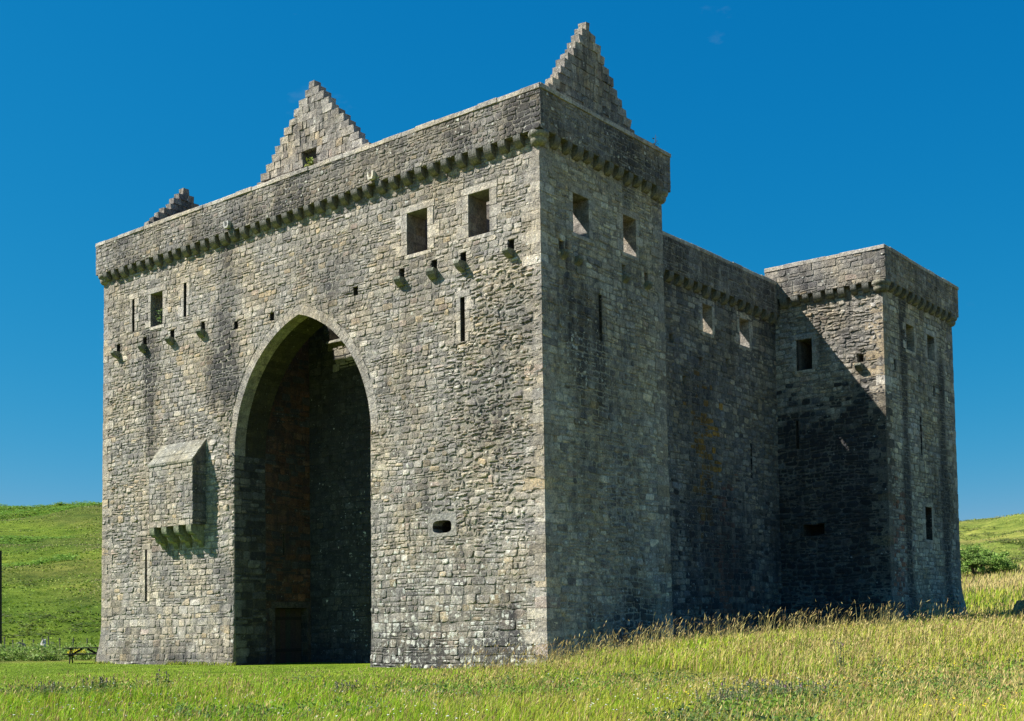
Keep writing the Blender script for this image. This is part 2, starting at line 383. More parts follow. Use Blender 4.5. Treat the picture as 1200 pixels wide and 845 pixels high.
def surround(name,w,op,parent,wd=.3,sill=True,seed=0,proud=.015,lint=.26,tint=1.0):
    """dressed stones round an opening: long-and-short jambs, lintel, sill; stones are shallow blocks set in the face"""
    rng=np.random.default_rng(500+seed); mb=MB()
    def blk(u0,u1,z0,z1):
        g=.006; b=.012; dd=proud+rng.uniform(-.004,.006)
        c=np.append(PAL[rng.choice([1,4,0])]*rng.uniform(.95,1.15)*tint,rng.uniform(.0,.25))
        u0+=g;u1-=g;z0+=g;z1-=g
        U=np.array([u0,u1,u1,u0]);Z=np.array([z0,z0,z1,z1]);ui=np.array([u0+b,u1-b,u1-b,u0+b]);zi=np.array([z0+b,z0+b,z1-b,z1-b])
        v=np.vstack([w.P(U,Z,np.full(4,-.06)),w.P(U,Z,np.full(4,dd-.012)),w.P(ui,zi,np.full(4,dd))])
        mb.add(v,[[0,1,5,4],[1,2,6,5],[2,3,7,6],[3,0,4,7],[4,5,9,8],[5,6,10,9],[6,7,11,10],[7,4,8,11],[8,9,10,11]],c)
    W=wd
    zs=[op.zlo]; 
    while zs[-1]<op.zhi-.3: zs.append(zs[-1]+rng.uniform(.3,.5)*(1 if op.zhi-op.zlo>.8 else .6))
    zs[-1]=op.zhi
    for i,(a,b) in enumerate(zip(zs[:-1],zs[1:])):
        k=W*(.75 if i%2 else 1.45); blk(op.u0-k,op.u0,a,b)
        k=W*(1.4 if i%2 else .8)*rng.uniform(.8,1.1); blk(op.u1,op.u1+k,a,b)
    if lint: blk(op.u0-W*.9,op.u1+W*.9,op.zhi,op.zhi+lint)
    if sill: blk(op.u0-W*.35,op.u1+W*.5,op.zlo-.16,op.zlo)
    return mb.build(name,STONE,parent)
def sblocks(op,wd,sill=True,lint=.26):
    """keep-out areas of the rubble behind the dressed stones"""
    return [Op(op.u0-wd*.78,op.u0,op.zlo,op.zhi),Op(op.u1,op.u1+wd*.8,op.zlo,op.zhi)]+([Op(op.u0-wd*.9,op.u1+wd*.9,op.zhi,op.zhi+lint)] if lint else [])+([Op(op.u0-wd*.35,op.u1+wd*.5,op.zlo-.16,op.zlo)] if sill else [])

# ------------------------------------------------------------------ castle dimensions (metres)
W=26.17; D1=7.84; SETB=1.015; X3=4.22; Y3=19.36; D3=8.71
H1,ZC=20.0,18.46; H2=17.395; H3=18.10; PJ=.286; PH=1.54
def off1(z):
    z=np.asarray(z,float); return .0058*np.clip(17-z,0,None)+.09*np.clip((1.7-z)/1.7,0,1.3)**1.5
def offA(z): return off1(z)+.32*np.clip((1.7-np.asarray(z,float))/1.7,0,1.3)**1.5
def off3(z):
    z=np.asarray(z,float); return .0058*np.clip(16-z,0,None)+.22*np.clip((3.4-z)/1.7,0,1.2)**1.5
castle=tag(empty('castle'),'massive grey roofless stone castle with a tall pointed arch and crow-stepped gables','castle')

# arch
AXC,AHALF,ZS=-12.38,4.1,8.9; A_=1.42; RIN=AHALF+A_; RT=.41
def arcx(z,Rr,side):
    if z<=ZS: e=Rr-RIN; return AXC+side*(AHALF+e)
    return AXC+side*max(0.0,-A_+math.sqrt(max(Rr*Rr-(z-ZS)**2,0)))
ZAP=ZS+math.sqrt(RIN**2-A_**2); ZAPO=ZS+math.sqrt((RIN+RT)**2-A_**2)
arch=Op(-16.5+W,-8.28+W,-.3,ZAPO,fL=lambda z:(arcx(z,RIN+RT,-1) if z>ZS else AXC-AHALF)+W,fR=lambda z:(arcx(z,RIN+RT,1) if z>ZS else AXC+AHALF)+W)
arch.u0=AXC-AHALF-.3+W; arch.u1=AXC+AHALF+.3+W
fw1=Op(W-6.27,W-5.25,15.42,17.0);fw2=Op(W-3.22,W-2.25,15.45,17.0);fw3=Op(W-22.44,W-21.55,15.36,16.88)
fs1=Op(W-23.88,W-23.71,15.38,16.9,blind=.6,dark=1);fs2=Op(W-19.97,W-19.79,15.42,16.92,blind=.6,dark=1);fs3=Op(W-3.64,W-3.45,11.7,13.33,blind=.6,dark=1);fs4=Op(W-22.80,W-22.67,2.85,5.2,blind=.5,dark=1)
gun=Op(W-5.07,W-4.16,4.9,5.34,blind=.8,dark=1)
PCX=[-25.01,-22.91,-20.84,-18.62,-6.58,-4.93,-3.51,-1.3]
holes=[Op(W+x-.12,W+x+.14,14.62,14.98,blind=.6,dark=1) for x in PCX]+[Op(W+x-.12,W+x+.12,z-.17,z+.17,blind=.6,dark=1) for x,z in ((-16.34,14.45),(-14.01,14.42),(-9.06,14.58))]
FRONT=Wall((-W,0,0),(1,0,0),(0,-1,0),W,-.35,ZC,1.0,off1,1,1,[arch,fw1,fw2,fw3,fs1,fs2,fs3,fs4,gun]+holes,11,offL=offA)
def rubF(u,z):
    x=np.asarray(u)-W; z=np.asarray(z)
    a=sstep(-5.2,-3.2,x)*sstep(4.6,6,z)*sstep(15.3,13.5,z)*1.0+.55*noi(u,z,.3,5)+.35*sstep(-18,-20,x)*sstep(8,11,z)*sstep(15,13,z)
    a=a+.45*sstep(-7,-5,x)*sstep(3,4.4,z)*sstep(9,7,z)-.35*sstep(2.4,1.2,z)-.7*sstep(13.8,15.2,z)
    return np.clip(a,-1,1)
def stF(u,z):
    x=np.asarray(u)-W; z=np.asarray(z)
    s=.0+.30*noi(u,z,.35,8)
    s=s+.95*np.exp(-((x+22.5)/.5)**2)*sstep(8,11,z)*sstep(18.5,14.5,z)+.75*np.exp(-((x+17.0)/.75)**2)*sstep(10.5,12.5,z)
    s=s+.60*np.exp(-((x+6.6)/1.9)**2-((z-11.2)/1.8)**2)+.45*np.exp(-((x+2.2)/1.6)**2-((z-10.0)/2.5)**2)
    s=s+.5*sstep(5,1.5,z)*sstep(-12,-8,x)+.45*sstep(1.8,.2,z)+.35*sstep(17.9,18.46,z)-.45*np.exp(-((x+19.2)/1.3)**2-((z-2.2)/2.2)**2)-.2*np.exp(-((x+4.7)/.5)**2-((z-3.6)/1.1)**2)
    return s
def liF(u,z):
    x=np.asarray(u)-W; z=np.asarray(z)
    return .20+.38*sstep(8,3.5,z)*sstep(-13,-7,x)+.22*sstep(2.8,1.2,z)+.20*sstep(-9,-6,x)*sstep(15,11,z)+.12*noi(u,z,.5,6)
def kiF(u,z,rng):
    x=u-W
    if rng.random()<.75*math.exp(-((x+19.3)/1.1)**2-((z-1.9)/1.8)**2): return 'ochre'
    if rng.random()<.35*math.exp(-((x+25)/1.6)**2)*(z<12): return 'ochre'
    if rng.random()<.10: return 'ochre'
    if rng.random()<(.35 if x>-9 and (z<4 or 6<z<13) else .1): return 'dark'
    return 'front'
blkF=sum([sblocks(o,.42) for o in (fw1,fw2)],[])+sblocks(fw3,.3)+sum([sblocks(o,.32,False) for o in (fs1,fs2,fs3)],[])+sblocks(fs4,.3,False)+[Op(W-5.3,W-3.93,4.78,5.58)]
mb=MB(); skin(mb,FRONT,.84,.92,stain=stF,lichf=liF,kindf=kiF,rub=rubF,sizef=lambda z:1.42 if z<1.0 else (1.28 if z<3.6 else (1.1 if z<7 else 1.0)),blocks=blkF)
backing(mb,FRONT,stain=stF,ends=False)
arched=mb.build('arched_wall',STONE,castle)
arched['label']='sunlit grey rubble wall pierced by the tall pointed arch'
for i,(o,wd) in enumerate(((fw1,.42),(fw2,.42),(fw3,.3))): surround('window_surround',FRONT,o,arched,wd,True,i)
for i,o in enumerate((fs1,fs2,fs3,fs4)): surround('slit_surround',FRONT,o,arched,.3,False,10+i)
# gun loop: squat stone frame with rounded throat
mb=MB(); rng=np.random.default_rng(9)
cx,cz=(gun.u0+gun.u1)/2,(gun.zlo+gun.zhi)/2
inn=[];ou=[]
for k in range(24):
    a=k/24*2*math.pi; c,s=math.cos(a),math.sin(a)
    inn.append((cx+.46*np.sign(c)*abs(c)**.55,cz+.23*np.sign(s)*abs(s)**.55)); m=max(abs(c)/.70,abs(s)/.42); ou.append((cx+c/m,cz+.06+s/m))
ia=np.array(inn);oa=np.array(ou)
V=np.vstack([FRONT.P(ia[:,0],ia[:,1],np.full(24,-.5)),FRONT.P(ia[:,0],ia[:,1],np.full(24,.02)),FRONT.P(oa[:,0],oa[:,1],np.full(24,.02)),FRONT.P(oa[:,0],oa[:,1],np.full(24,-.06))])
mb.add(V,[[r*24+k,r*24+(k+1)%24,(r+1)*24+(k+1)%24,(r+1)*24+k] for r in range(3) for k in range(24)],(.285,.272,.24,.3)); mb.build('gun_loop_surround',STONE,arched)
# arch ring of voussoirs, full depth of the wall so that they make the soffit
mb=MB(); rng=np.random.default_rng(21); TA=1.65
def ringpt(r,th,side): return np.array([AXC+side*(-A_+r*math.cos(th)),ZS+r*math.sin(th)])
thm=math.acos(A_/RIN)
for side in (-1,1):
    nv=25; ths=np.linspace(0,thm,nv+1)
    for k in range(nv):
        t0,t1=ths[k]+.0009,ths[k+1]-.0009
        ro=RIN+RT+rng.uniform(-.05,.05); pr=.014+rng.uniform(-.006,.008)
        q=[ringpt(RIN,t0,side),ringpt(ro,t0,side),ringpt(ro,t1,side),ringpt(RIN,t1,side)]
        if k==nv-1:
            q[3]=np.array([AXC,ZAP]); q[2]=np.array([AXC,ZAPO])
        c=np.append(PAL[rng.choice([1,1,0,0])]*rng.uniform(.86,1.06),rng.uniform(.0,.2))
        b=.007; cq=sum(q)/4; qi=[p+(cq-p)*b/.3 for p in q]
        v=[(p[0],-pr+.012,p[1]) for p in q]+[(p[0],-pr,p[1]) for p in qi]
        v+=[(p[0],.55,p[1]) for p in q]
        F=[[4,5,6,7]]+[[i,(i+1)%4,4+(i+1)%4,4+i] for i in range(4)]+[[i,(i+1)%4,8+(i+1)%4,8+i] for i in range(4)]
        if side<0: F=[f[::-1] for f in F]
        mb.add(v,F,c,.05)
        # soffit stones behind the ring, shade painted in as a dark tone
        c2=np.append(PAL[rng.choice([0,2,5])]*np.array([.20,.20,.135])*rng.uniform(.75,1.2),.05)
        for y0,y1 in ((.56,1.1+rng.uniform(-.1,.1)),(None,TA)):
            if y0 is None: y0=prev+.008
            v=[(p[0],y0,p[1]) for p in q]+[(p[0],y1,p[1]) for p in q]
            mb.add(v,[[0,1,2,3],[7,6,5,4],[3,0,4,7],[0,1,5,4],[2,3,7,6]],c2,.35); prev=y1
mb.build('arch_ring',STONE,arched)
# spandrel fill behind the ring (rear face of the arched wall follows the extrados): jambs below the springing
for nm,xj,U_,N_,sd in (('left',AXC-AHALF,(0,1,0),(1,0,0),1),('right',AXC+AHALF,(0,1,0),(-1,0,0),-1)):
    JW=Wall((xj,-.03,0),U_,N_,TA+.03,-.35,ZS,.5,seed=40+sd)
    mb=MB(); zz_=np.linspace(-.35,ZS,24); oz=off1(zz_)
    for a_,b_,o0,o1 in zip(zz_[:-1],zz_[1:],oz[:-1],oz[1:]): mb.add([(xj,-o0+.022,a_),(xj,.0,a_),(xj,.0,b_),(xj,-o1+.022,b_)],[[0,1,2,3]],(.24,.225,.19,.1),.1)
    skin(mb,JW,1.25,.7,kindf=lambda u,z,r:('murk' if r.random()<.75*float(sstep(2,7,z)) else 'slate') if u<.6 else ('slate' if r.random()<.4 else 'soot'),lichen=.10,warp=0,stain=lambda u,z:.25+0*u); backing(mb,JW,inner=False,col=(.09,.085,.075,0)); mb.build('arch_jamb',STONE,arched)  # stone kinds darken inward, painting the shade of the recess

# corbels ------------------------------------------------------------
def corbel_mesh(wd,p,h,name):
    mb=MB(); prof=[(-.15,0),(p+.02,0),(p+.02,-.085)]
    for k in range(1,9):
        a=k/8*math.pi/2; prof.append((-.02+(p+.04)*math.cos(a)**1.25,-.085-(h-.085)*math.sin(a)))
    prof.append((-.15,-h)); n=len(prof)
    # slightly worn: narrower at front edge
    v=[(-wd/2*(.94 if y>p*.5 else 1),y,z) for y,z in prof]+[(wd/2*(.94 if y>p*.5 else 1),y,z) for y,z in prof]
    F=[[i,(i+1)%n,n+(i+1)%n,n+i] for i in range(n)]+[list(range(n))[::-1],list(range(n,2*n))]
    mb.add(v,F,(.24,.232,.19,.25),.35)
    o=mb.build(name,STONE); return o
protos=[corbel_mesh(.35,PJ,.42,'corbel'),corbel_mesh(.31,PJ+.015,.40,'corbel'),corbel_mesh(.38,PJ-.01,.44,'corbel')]
used=set()
def put(proto,M,parent,S=(1,1,1)):
    if proto.name in used:
        o=proto.copy(); COL.objects.link(o)
    else: o=proto; used.add(proto.name)
    o.parent=parent; o.matrix_world=M@Matrix.Diagonal((*S,1)); return o
def rotz(a): return Matrix.Rotation(a,4,'Z')
FR={'front':math.pi,'side':-math.pi/2}
crng=np.random.default_rng(77)
def corbel_row(parent,axis,c0,c1,fixed,z,n,S=1.0):
    for k in range(n):
        t=c0+(c1-c0)*(k+.5)/n+crng.uniform(-.03,.03)
        loc=(t,fixed,z) if axis=='front' else (fixed,t,z)
        put(protos[crng.integers(3)],Matrix.Translation(loc)@rotz(FR[axis]+crng.uniform(-.03,.03)),parent,(crng.uniform(.82,1.1)*S,crng.uniform(.86,1.02),crng.uniform(.85,1.08)*S))
def corner_corbel(parent,x,y,z,r=.36):
    mb=MB(); mb.lathe(x,y,[(0,.0),(r,.0),(r+.015,-.10),(r-.02,-.18),(r-.09,-.22),(r-.075,-.26),(r-.085,-.36),(r-.14,-.44),(r-.24,-.48),(0,-.5)],(.27,.26,.2,.35),24,.1)
    for a in mb.v: a[:,2]+=z
    mb.build('corner_corbel',STONE,parent,True)
def parapet(parent,w,coping_in=.62,seed=0,kind='front',lich=.3,st=.45,stf=None,kf=None,inner=True):
    mb=MB(); skin(mb,w,.88,.8,kindf=kf or (lambda u,z,r:'dark' if r.random()<.45 else 'front'),lichen=lich,stain=stf or (lambda u,z:st*.8+.2*noi(u,z,.6,30+seed)),warp=.03)
    backing(mb,w,col=(.25,.235,.205,0))
    # underside
    u=np.array([0,w.L,w.L,0.]);p=np.vstack([w.P(u[:2],np.full(2,w.z0),np.full(2,-.01)),w.Pin(u[2:],np.full(2,w.z0))]); mb.add(p,[[3,2,1,0]],(.2,.19,.16,0))
    pa=mb.build('parapet',STONE,parent)
    mb=MB(); rng=np.random.default_rng(300+seed); u=0
    while u<w.L-1e-6:
        l=rng.uniform(.6,1.2)
        if w.L-(u+l)<.4: l=w.L-u
        a,b=u+.005,u+l-.005; h0=w.z1+.002; h1=w.z1+.17+rng.uniform(-.022,.026); f=.03+rng.uniform(-.02,.02); bk=-w.T-.02
        q=[]
        for zz,ff in ((h0,f),(h1-.02,f),(h1,f-.02)):
            for uu,d in ((a,ff),(b,ff),(b,bk),(a,bk)): q.append(w.O+uu*w.U+d*w.N+np.array([0,0,zz]))
        c=np.append(PAL[rng.choice([1,4,0])]*rng.uniform(.95,1.15),.3)
        mb.add(q,[[3,2,1,0],[0,1,5,4],[1,2,6,5],[2,3,7,6],[3,0,4,7],[4,5,9,8],[5,6,10,9],[6,7,11,10],[7,4,8,11],[8,9,10,11]],c,.0); u+=l
    mb.build('coping',STONE,parent)
    return pa
PT=.6
CP=.17
# arched wall parapet
spoX=[-7.78,-16.47]
parapet(arched,Wall((-W-PJ,-PJ,0),(1,0,0),(0,-1,0),W+2*PJ,ZC,H1-CP,PT,seed=12),seed=1,lich=.42,stf=lambda u,z:.52+.32*noi(u,z,.5,31))
corbel_row(arched,'front',-W+.12,-.42,0,ZC,38)
corner_corbel(arched,-.06,.06,ZC); corner_corbel(arched,-W+.06,.06,ZC)
for x in spoX:
    mb=MB(); cc=(.62,.60,.54,.3)
    prof=[(-.16,.17),(-.16,0),(-.10,-.12),(.10,-.12),(.16,0),(.16,.17),(.09,.17),(.08,.02),(.05,-.04),(-.05,-.04),(-.08,.02),(-.09,.17)]
    v=[(x+a,-PJ-.16,ZC+.22+b) for a,b in prof]+[(x+a,-PJ+.12,ZC+.22+b) for a,b in prof]; n=len(prof)
    mb.add(v,[[i,(i+1)%n,n+(i+1)%n,n+i] for i in range(n)]+[[1,2,9,10],[2,3,8,9],[3,4,7,8]]+[[0,1,10,11],[4,5,6,7]],cc); mb.build('water_spout',STONE,arched)
# beam corbels below the high windows
mbp=MB(); prof=[(-.2,0),(.40,.02),(.42,-.10),(.34,-.22),(.16,-.34),(-.2,-.44)]; n=6
mbp.add([(-.17,y,z) for y,z in prof]+[(.16,y,z) for y,z in prof],[[i,(i+1)%n,n+(i+1)%n,n+i] for i in range(n)]+[list(range(n))[::-1],list(range(n,2*n))],(.235,.24,.175,.3),.25)
bproto=mbp.build('beam_corbel',STONE)
for x in PCX: put(bproto,Matrix.Translation((x,-off1(14.5)+0,14.6))@rotz(math.pi+crng.uniform(-.15,.15)),arched,(crng.uniform(.72,1.0),crng.uniform(.65,.85),crng.uniform(.72,1.0)))

# quoins -------------------------------------------------------------
def quoins(parent,x,y,sx,sy,z0,z1,off,seed,offx=None,hs=(.30,.46),tint=1.0,kind='front'):
    rng=np.random.default_rng(seed); mb=MB(); z=z0; k=0
    while z<z1-.05:
        h=rng.uniform(*hs)
        if z1-(z+h)<.18: h=z1-z
        la,lb=(rng.uniform(.6,.85),rng.uniform(.3,.42)) if k%2 else (rng.uniform(.3,.42),rng.uniform(.6,.85))
        p=.016+rng.uniform(-.004,.008); c=np.append(palcol(rng,kind)*(tint(z) if callable(tint) else tint)*rng.uniform(.95,1.15),rng.uniform(.05,.4))
        P=[]
        for zz in (z+.006,z+h-.006):
            o=float(off(zz))+p
            ox=float((offx or off)(zz))+p; xs=sorted((x+sx*ox,x-sx*la)); ys=sorted((y+sy*o,y-sy*lb))
            P+=[(xs[0],ys[0],zz),(xs[1],ys[0],zz),(xs[1],ys[1],zz),(xs[0],ys[1],zz)]
        P=np.array(P)+rng.normal(0,.004,(8,3))
        mb.box(P,c,0.0); z+=h; k+=1
    mb.build('quoins',STONE,parent)
quoins(arched,0,0,1,-1,-.35,ZC-.5,off1,51); quoins(arched,-W,0,-1,-1,-.35,ZC-.5,off1,52,offx=offA)

# ------------------------------------------------------------------ near tower flank
tw1=Op(1.92,2.88,15.42,16.86);tw2=Op(5.12,5.98,15.45,16.88);ts=Op(3.41,3.58,11.8,13.52,blind=.6,dark=1)
th=[Op(y-.13,y+.13,z,z+.36,blind=.5) for y,z in ((1.2,14.62),(5.12,14.6),(6.65,14.62))]
SIDE=Wall((0,0,0),(0,1,0),(1,0,0),D1,-.35,ZC,.95,off1,1,1,[tw1,tw2,ts]+th,13)
def stS(u,z): return .02+.45*noi(u,z,.45,9)+.25*noi(u,z*.15,1.6,10)+.25*np.exp(-((u-6.3)/.5)**2)*sstep(13,15,z)*sstep(16.2,15.2,z)+.35*sstep(3,1.2,z)+.2*sstep(.5,2.0,u)*sstep(7.6,5.5,u)*sstep(17,15,z)
mb=MB(); skin(mb,SIDE,.92,1.0,kindf=lambda u,z,r:'ochre' if r.random()<.10+.3*(u<.9)*(z<9)+.35*(u>7.2) else ('moss' if r.random()<.7 else 'dark'),lichf=lambda u,z:.36+.14*noi(u,z,.5,3)+.15*sstep(14,11,z)*sstep(8,10,z),stain=stS,rub=lambda u,z:.45*noi(u,z,.4,4)+.3*sstep(10,13,z)-.2,blocks=sum([sblocks(o,.3) for o in (tw1,tw2)],[]))
backing(mb,SIDE,col=(.34,.32,.26,0),stain=stS,ends=False)
flank=mb.build('tower_flank',STONE,castle)
for i,o in enumerate((tw1,tw2)): surround('window_surround',SIDE,o,flank,.3,True,20+i)
parapet(flank,Wall((PJ,-PJ+.01,0),(0,1,0),(1,0,0),D1+2*PJ-.01,ZC,H1-CP,PT,seed=14),seed=2,lich=.42,kf=lambda u,z,r:'dark' if r.random()<.7 else 'front',stf=lambda u,z:.62+.25*noi(u,z,.6,33))
corbel_row(flank,'side',.45,D1-.25,0,ZC,11)
corner_corbel(flank,-.06,D1-.06,ZC)
for y,z in ((1.26,14.6),(2.1,14.55),(5.12,14.55),(6.65,14.6)): put(bproto,Matrix.Translation((off1(14.5)-.1,y,z))@rotz(-math.pi/2),flank,(.9,.7,.8))
quoins(flank,0,D1,1,1,.5,ZC-.5,off1,53,kind='ochre',tint=.8)
# back of the tower (faces away)
BK=Wall((0,D1,0),(-1,0,0),(0,1,0),12.0,-.35,ZC,1.3,seed=15)
mb=MB(); skin(mb,BK,1.3,.8,kind='dark'); backing(mb,BK,ends=False); bkw=mb.build('tower_rear_wall',STONE,castle)
parapet(bkw,Wall((PJ-PT,D1+PJ,0),(-1,0,0),(0,1,0),12.0-PT,ZC,H1-CP,PT,seed=16),seed=3)

# ------------------------------------------------------------------ curtain wall of the main block
cw1=Op(12.64-D1,13.44-D1,13.95,15.16);cw2=Op(15.88-D1,16.78-D1,13.93,15.16);cs=Op(16.60-D1,16.73-D1,8.0,9.56,blind=.5,dark=1)
ch_=[Op(y-D1-.13,y-D1+.13,z-.18,z+.18,blind=.5) for y,z in ((10.03,13.2),(12.4,12.6),(11.0,11.6),(14.7,12.9))]
CLEN=Y3-D1
CUR=Wall((-SETB,D1,0),(0,1,0),(1,0,0),CLEN,-.35,H2-PH,.74,off1,0,0,[cw1,cw2,cs]+ch_,17)
def stC(u,z): return .12+.40*noi(u,z,.45,19)+.3*noi(u,z*.12,1.5,20)+.45*sstep(9,2,z)+.2*sstep(8,11,u)  # stain, with painted shade rising towards the wall foot
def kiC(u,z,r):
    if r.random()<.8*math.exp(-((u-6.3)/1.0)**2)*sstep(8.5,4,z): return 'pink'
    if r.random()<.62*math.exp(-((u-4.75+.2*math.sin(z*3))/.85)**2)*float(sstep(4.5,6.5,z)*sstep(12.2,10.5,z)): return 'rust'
    return 'soot' if r.random()<.35*float(sstep(9,2,z)) else ('slate' if r.random()<.5 else 'murk')  # darker kinds paint this wall's shade
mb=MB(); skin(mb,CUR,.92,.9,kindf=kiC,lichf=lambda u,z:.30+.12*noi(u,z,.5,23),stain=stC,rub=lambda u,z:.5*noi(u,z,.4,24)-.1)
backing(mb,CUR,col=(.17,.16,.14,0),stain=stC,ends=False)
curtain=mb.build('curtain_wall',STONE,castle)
for i,o in enumerate((cw1,cw2)): surround('window_surround',CUR,o,curtain,.26,True,30+i)
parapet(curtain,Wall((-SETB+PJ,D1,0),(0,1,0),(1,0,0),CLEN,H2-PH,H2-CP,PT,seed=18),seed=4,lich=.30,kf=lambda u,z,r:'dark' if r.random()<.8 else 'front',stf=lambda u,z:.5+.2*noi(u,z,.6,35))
corbel_row(curtain,'side',D1+.05,Y3-.05,-SETB,H2-PH,15)

# ------------------------------------------------------------------ far projecting tower
XL=-1.05
ow=Op(.05-XL,.82-XL,13.12,14.55);os_=Op(-.05-XL,.08-XL,9.5,10.8,blind=.5,dark=1);og=Op(.21-XL,1.25-XL,5.42,5.95,blind=.9,dark=1);oh=Op(3.0-XL,3.28-XL,13.1,13.45,blind=.5)
oh2=[Op(2.1-XL,2.32-XL,8.6,8.8,blind=.4)]
ZC3=H3-PH
TF=Wall((XL,Y3,0),(1,0,0),(0,-1,0),X3-XL,.8,ZC3,1.3,off3,0,1,[ow,os_,og,oh],19)
def stT(u,z): return .08+.26*noi(u,z,.4,29)+.38*sstep(12.5,9,z)+.45*np.exp(-((u+XL-1.35)/.5)**2)*sstep(13,15,z)*.6  # stain, plus painted shadow on the lower face
mb=MB(); skin(mb,TF,.92,1.0,kindf=lambda u,z,r:('ochre' if r.random()<.2 else 'front') if z+r.normal(0,.9)>11.3 else ('slate' if r.random()<.12 else 'soot'),lichf=lambda u,z:.12+.14*noi(u,z,.5,43),stain=stT,rub=lambda u,z:.4+.4*noi(u,z,.4,44))  # lower stones take dark kinds: shadow painted into the colour
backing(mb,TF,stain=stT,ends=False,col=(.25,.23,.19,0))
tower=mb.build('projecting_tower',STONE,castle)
surround('window_surround',TF,ow,tower,.28,True,40)
parapet(tower,Wall((XL-PJ,Y3-PJ,0),(1,0,0),(0,-1,0),X3-XL+2*PJ,ZC3,H3-CP,PT,seed=20),seed=5,lich=.3,st=.38)
corbel_row(tower,'front',-.75,X3-.4,Y3,ZC3,8); corner_corbel(tower,X3-.06,Y3+.06,ZC3,.42); corner_corbel(tower,X3-.06,Y3+D3-.06,ZC3)
put(bproto,Matrix.Translation((3.12,Y3-off3(13)+.02,12.98))@rotz(math.pi),tower,(.9,.8,.8))
sw1=Op(22.01-Y3,22.98-Y3,13.96,15.14);sw2=Op(24.67-Y3,25.59-Y3,13.94,15.1);ss=Op(23.40-Y3,23.58-Y3,9.2,11.0,blind=.6,dark=1);sw3=Op(23.68-Y3,24.5-Y3,5.27,6.8,blind=1.0,dark=1)
sh=[Op(y-Y3-.12,y-Y3+.12,z-.25,z+.25,blind=.4) for y,z in ((20.6,13.0),(23.5,12.7),(25.4,12.5),(26.2,12.6))]
TS=Wall((X3,Y3,0),(0,1,0),(1,0,0),D3,.8,ZC3,1.3,off3,1,1,[sw1,sw2,ss,sw3]+sh,21)
def stTS(u,z): return .0+.35*noi(u,z,.45,53)+1.5*np.exp(-((u-2.25)/.38)**2)+1.3*np.exp(-((u-7.0)/.42)**2)*sstep(15,13,z)+.3*sstep(4,2,z)
def kiTS(u,z,r):
    if r.random()<.5*float(sstep(9,5,z))*(u<2): return 'pink'
    return 'moss' if r.random()<.5 else ('ochre' if r.random()<.15 else 'front')
mb=MB(); skin(mb,TS,.95,.9,kindf=kiTS,lichf=lambda u,z:.18+.1*noi(u,z,.5,54)+.2*np.exp(-((u-2.25)/.3)**2),stain=stTS,rub=lambda u,z:.3*noi(u,z,.4,55))
backing(mb,TS,stain=stTS,ends=False,col=(.22,.205,.17,0))
tside=mb.build('tower_flank',STONE,castle)
for i,o in enumerate((sw1,sw2,sw3)): surround('window_surround',TS,o,tside,.26,True,50+i)
parapet(tside,Wall((X3+PJ,Y3-PJ+.01,0),(0,1,0),(1,0,0),D3+2*PJ-.01,ZC3,H3-CP,PT,seed=22),seed=6,lich=.33,st=.5)
corbel_row(tside,'side',Y3+.45,Y3+D3-.3,X3,ZC3,11)
LTW=Wall((XL,Y3+D3,0),(0,-1,0),(-1,0,0),D3,.8,ZC3,1.2,seed=27); mb=MB(); skin(mb,LTW,1.2,.8,kind='dark'); backing(mb,LTW,ends=False); tin=mb.build('tower_flank',STONE,castle)
parapet(tin,Wall((XL-PJ,Y3+D3+PJ,0),(0,-1,0),(-1,0,0),D3+2*PJ-.01,ZC3,H3-CP,PT,seed=28),seed=8)
mb=MB(); mb.abox(XL+1.21,X3-1.31,Y3+1.31,Y3+D3-1.31,15.9,16.3,(.2,.18,.15,0)); mb.build('tower_floor',STONE,tower)  # unseen roof slab added to keep the tower windows dark
quoins(tower,X3,Y3,1,-1,.8,ZC3-.5,off3,54,kind='ochre',tint=lambda z:.95 if z>11.3 else .42); quoins(tside,X3,Y3+D3,1,1,.8,ZC3-.5,off3,55,tint=.8)  # tint drops on the lower corner blocks as painted shade
for nm,Wl in (('rear_wall',Wall((X3,Y3+D3,0),(-1,0,0),(0,1,0),X3+W,.0,ZC3,1.3,seed=23)),('outer_wall',Wall((-W,Y3+D3,0),(0,-1,0),(-1,0,0),Y3+D3,-.35,H2-PH,1.3,off=offA,eL=0,eR=1,seed=24,offR=off1))):
    mb=MB(); skin(mb,Wl,1.5,.8,kind='dark'); backing(mb,Wl,ends=False); mb.build(nm,STONE,castle)
# left tower: outer flank above curtain level, its rear and the parapet return
LT=Wall((-W,D1,0),(0,-1,0),(-1,0,0),D1,H2-PH,ZC,1.3,seed=25); mb=MB(); skin(mb,LT,1.2,.8); backing(mb,LT,ends=False); lt=mb.build('tower_flank',STONE,castle)
parapet(lt,Wall((-W-PJ,D1+PJ,0),(0,-1,0),(-1,0,0),D1+2*PJ-.01,ZC,H1-CP,PT,seed=26),seed=7)
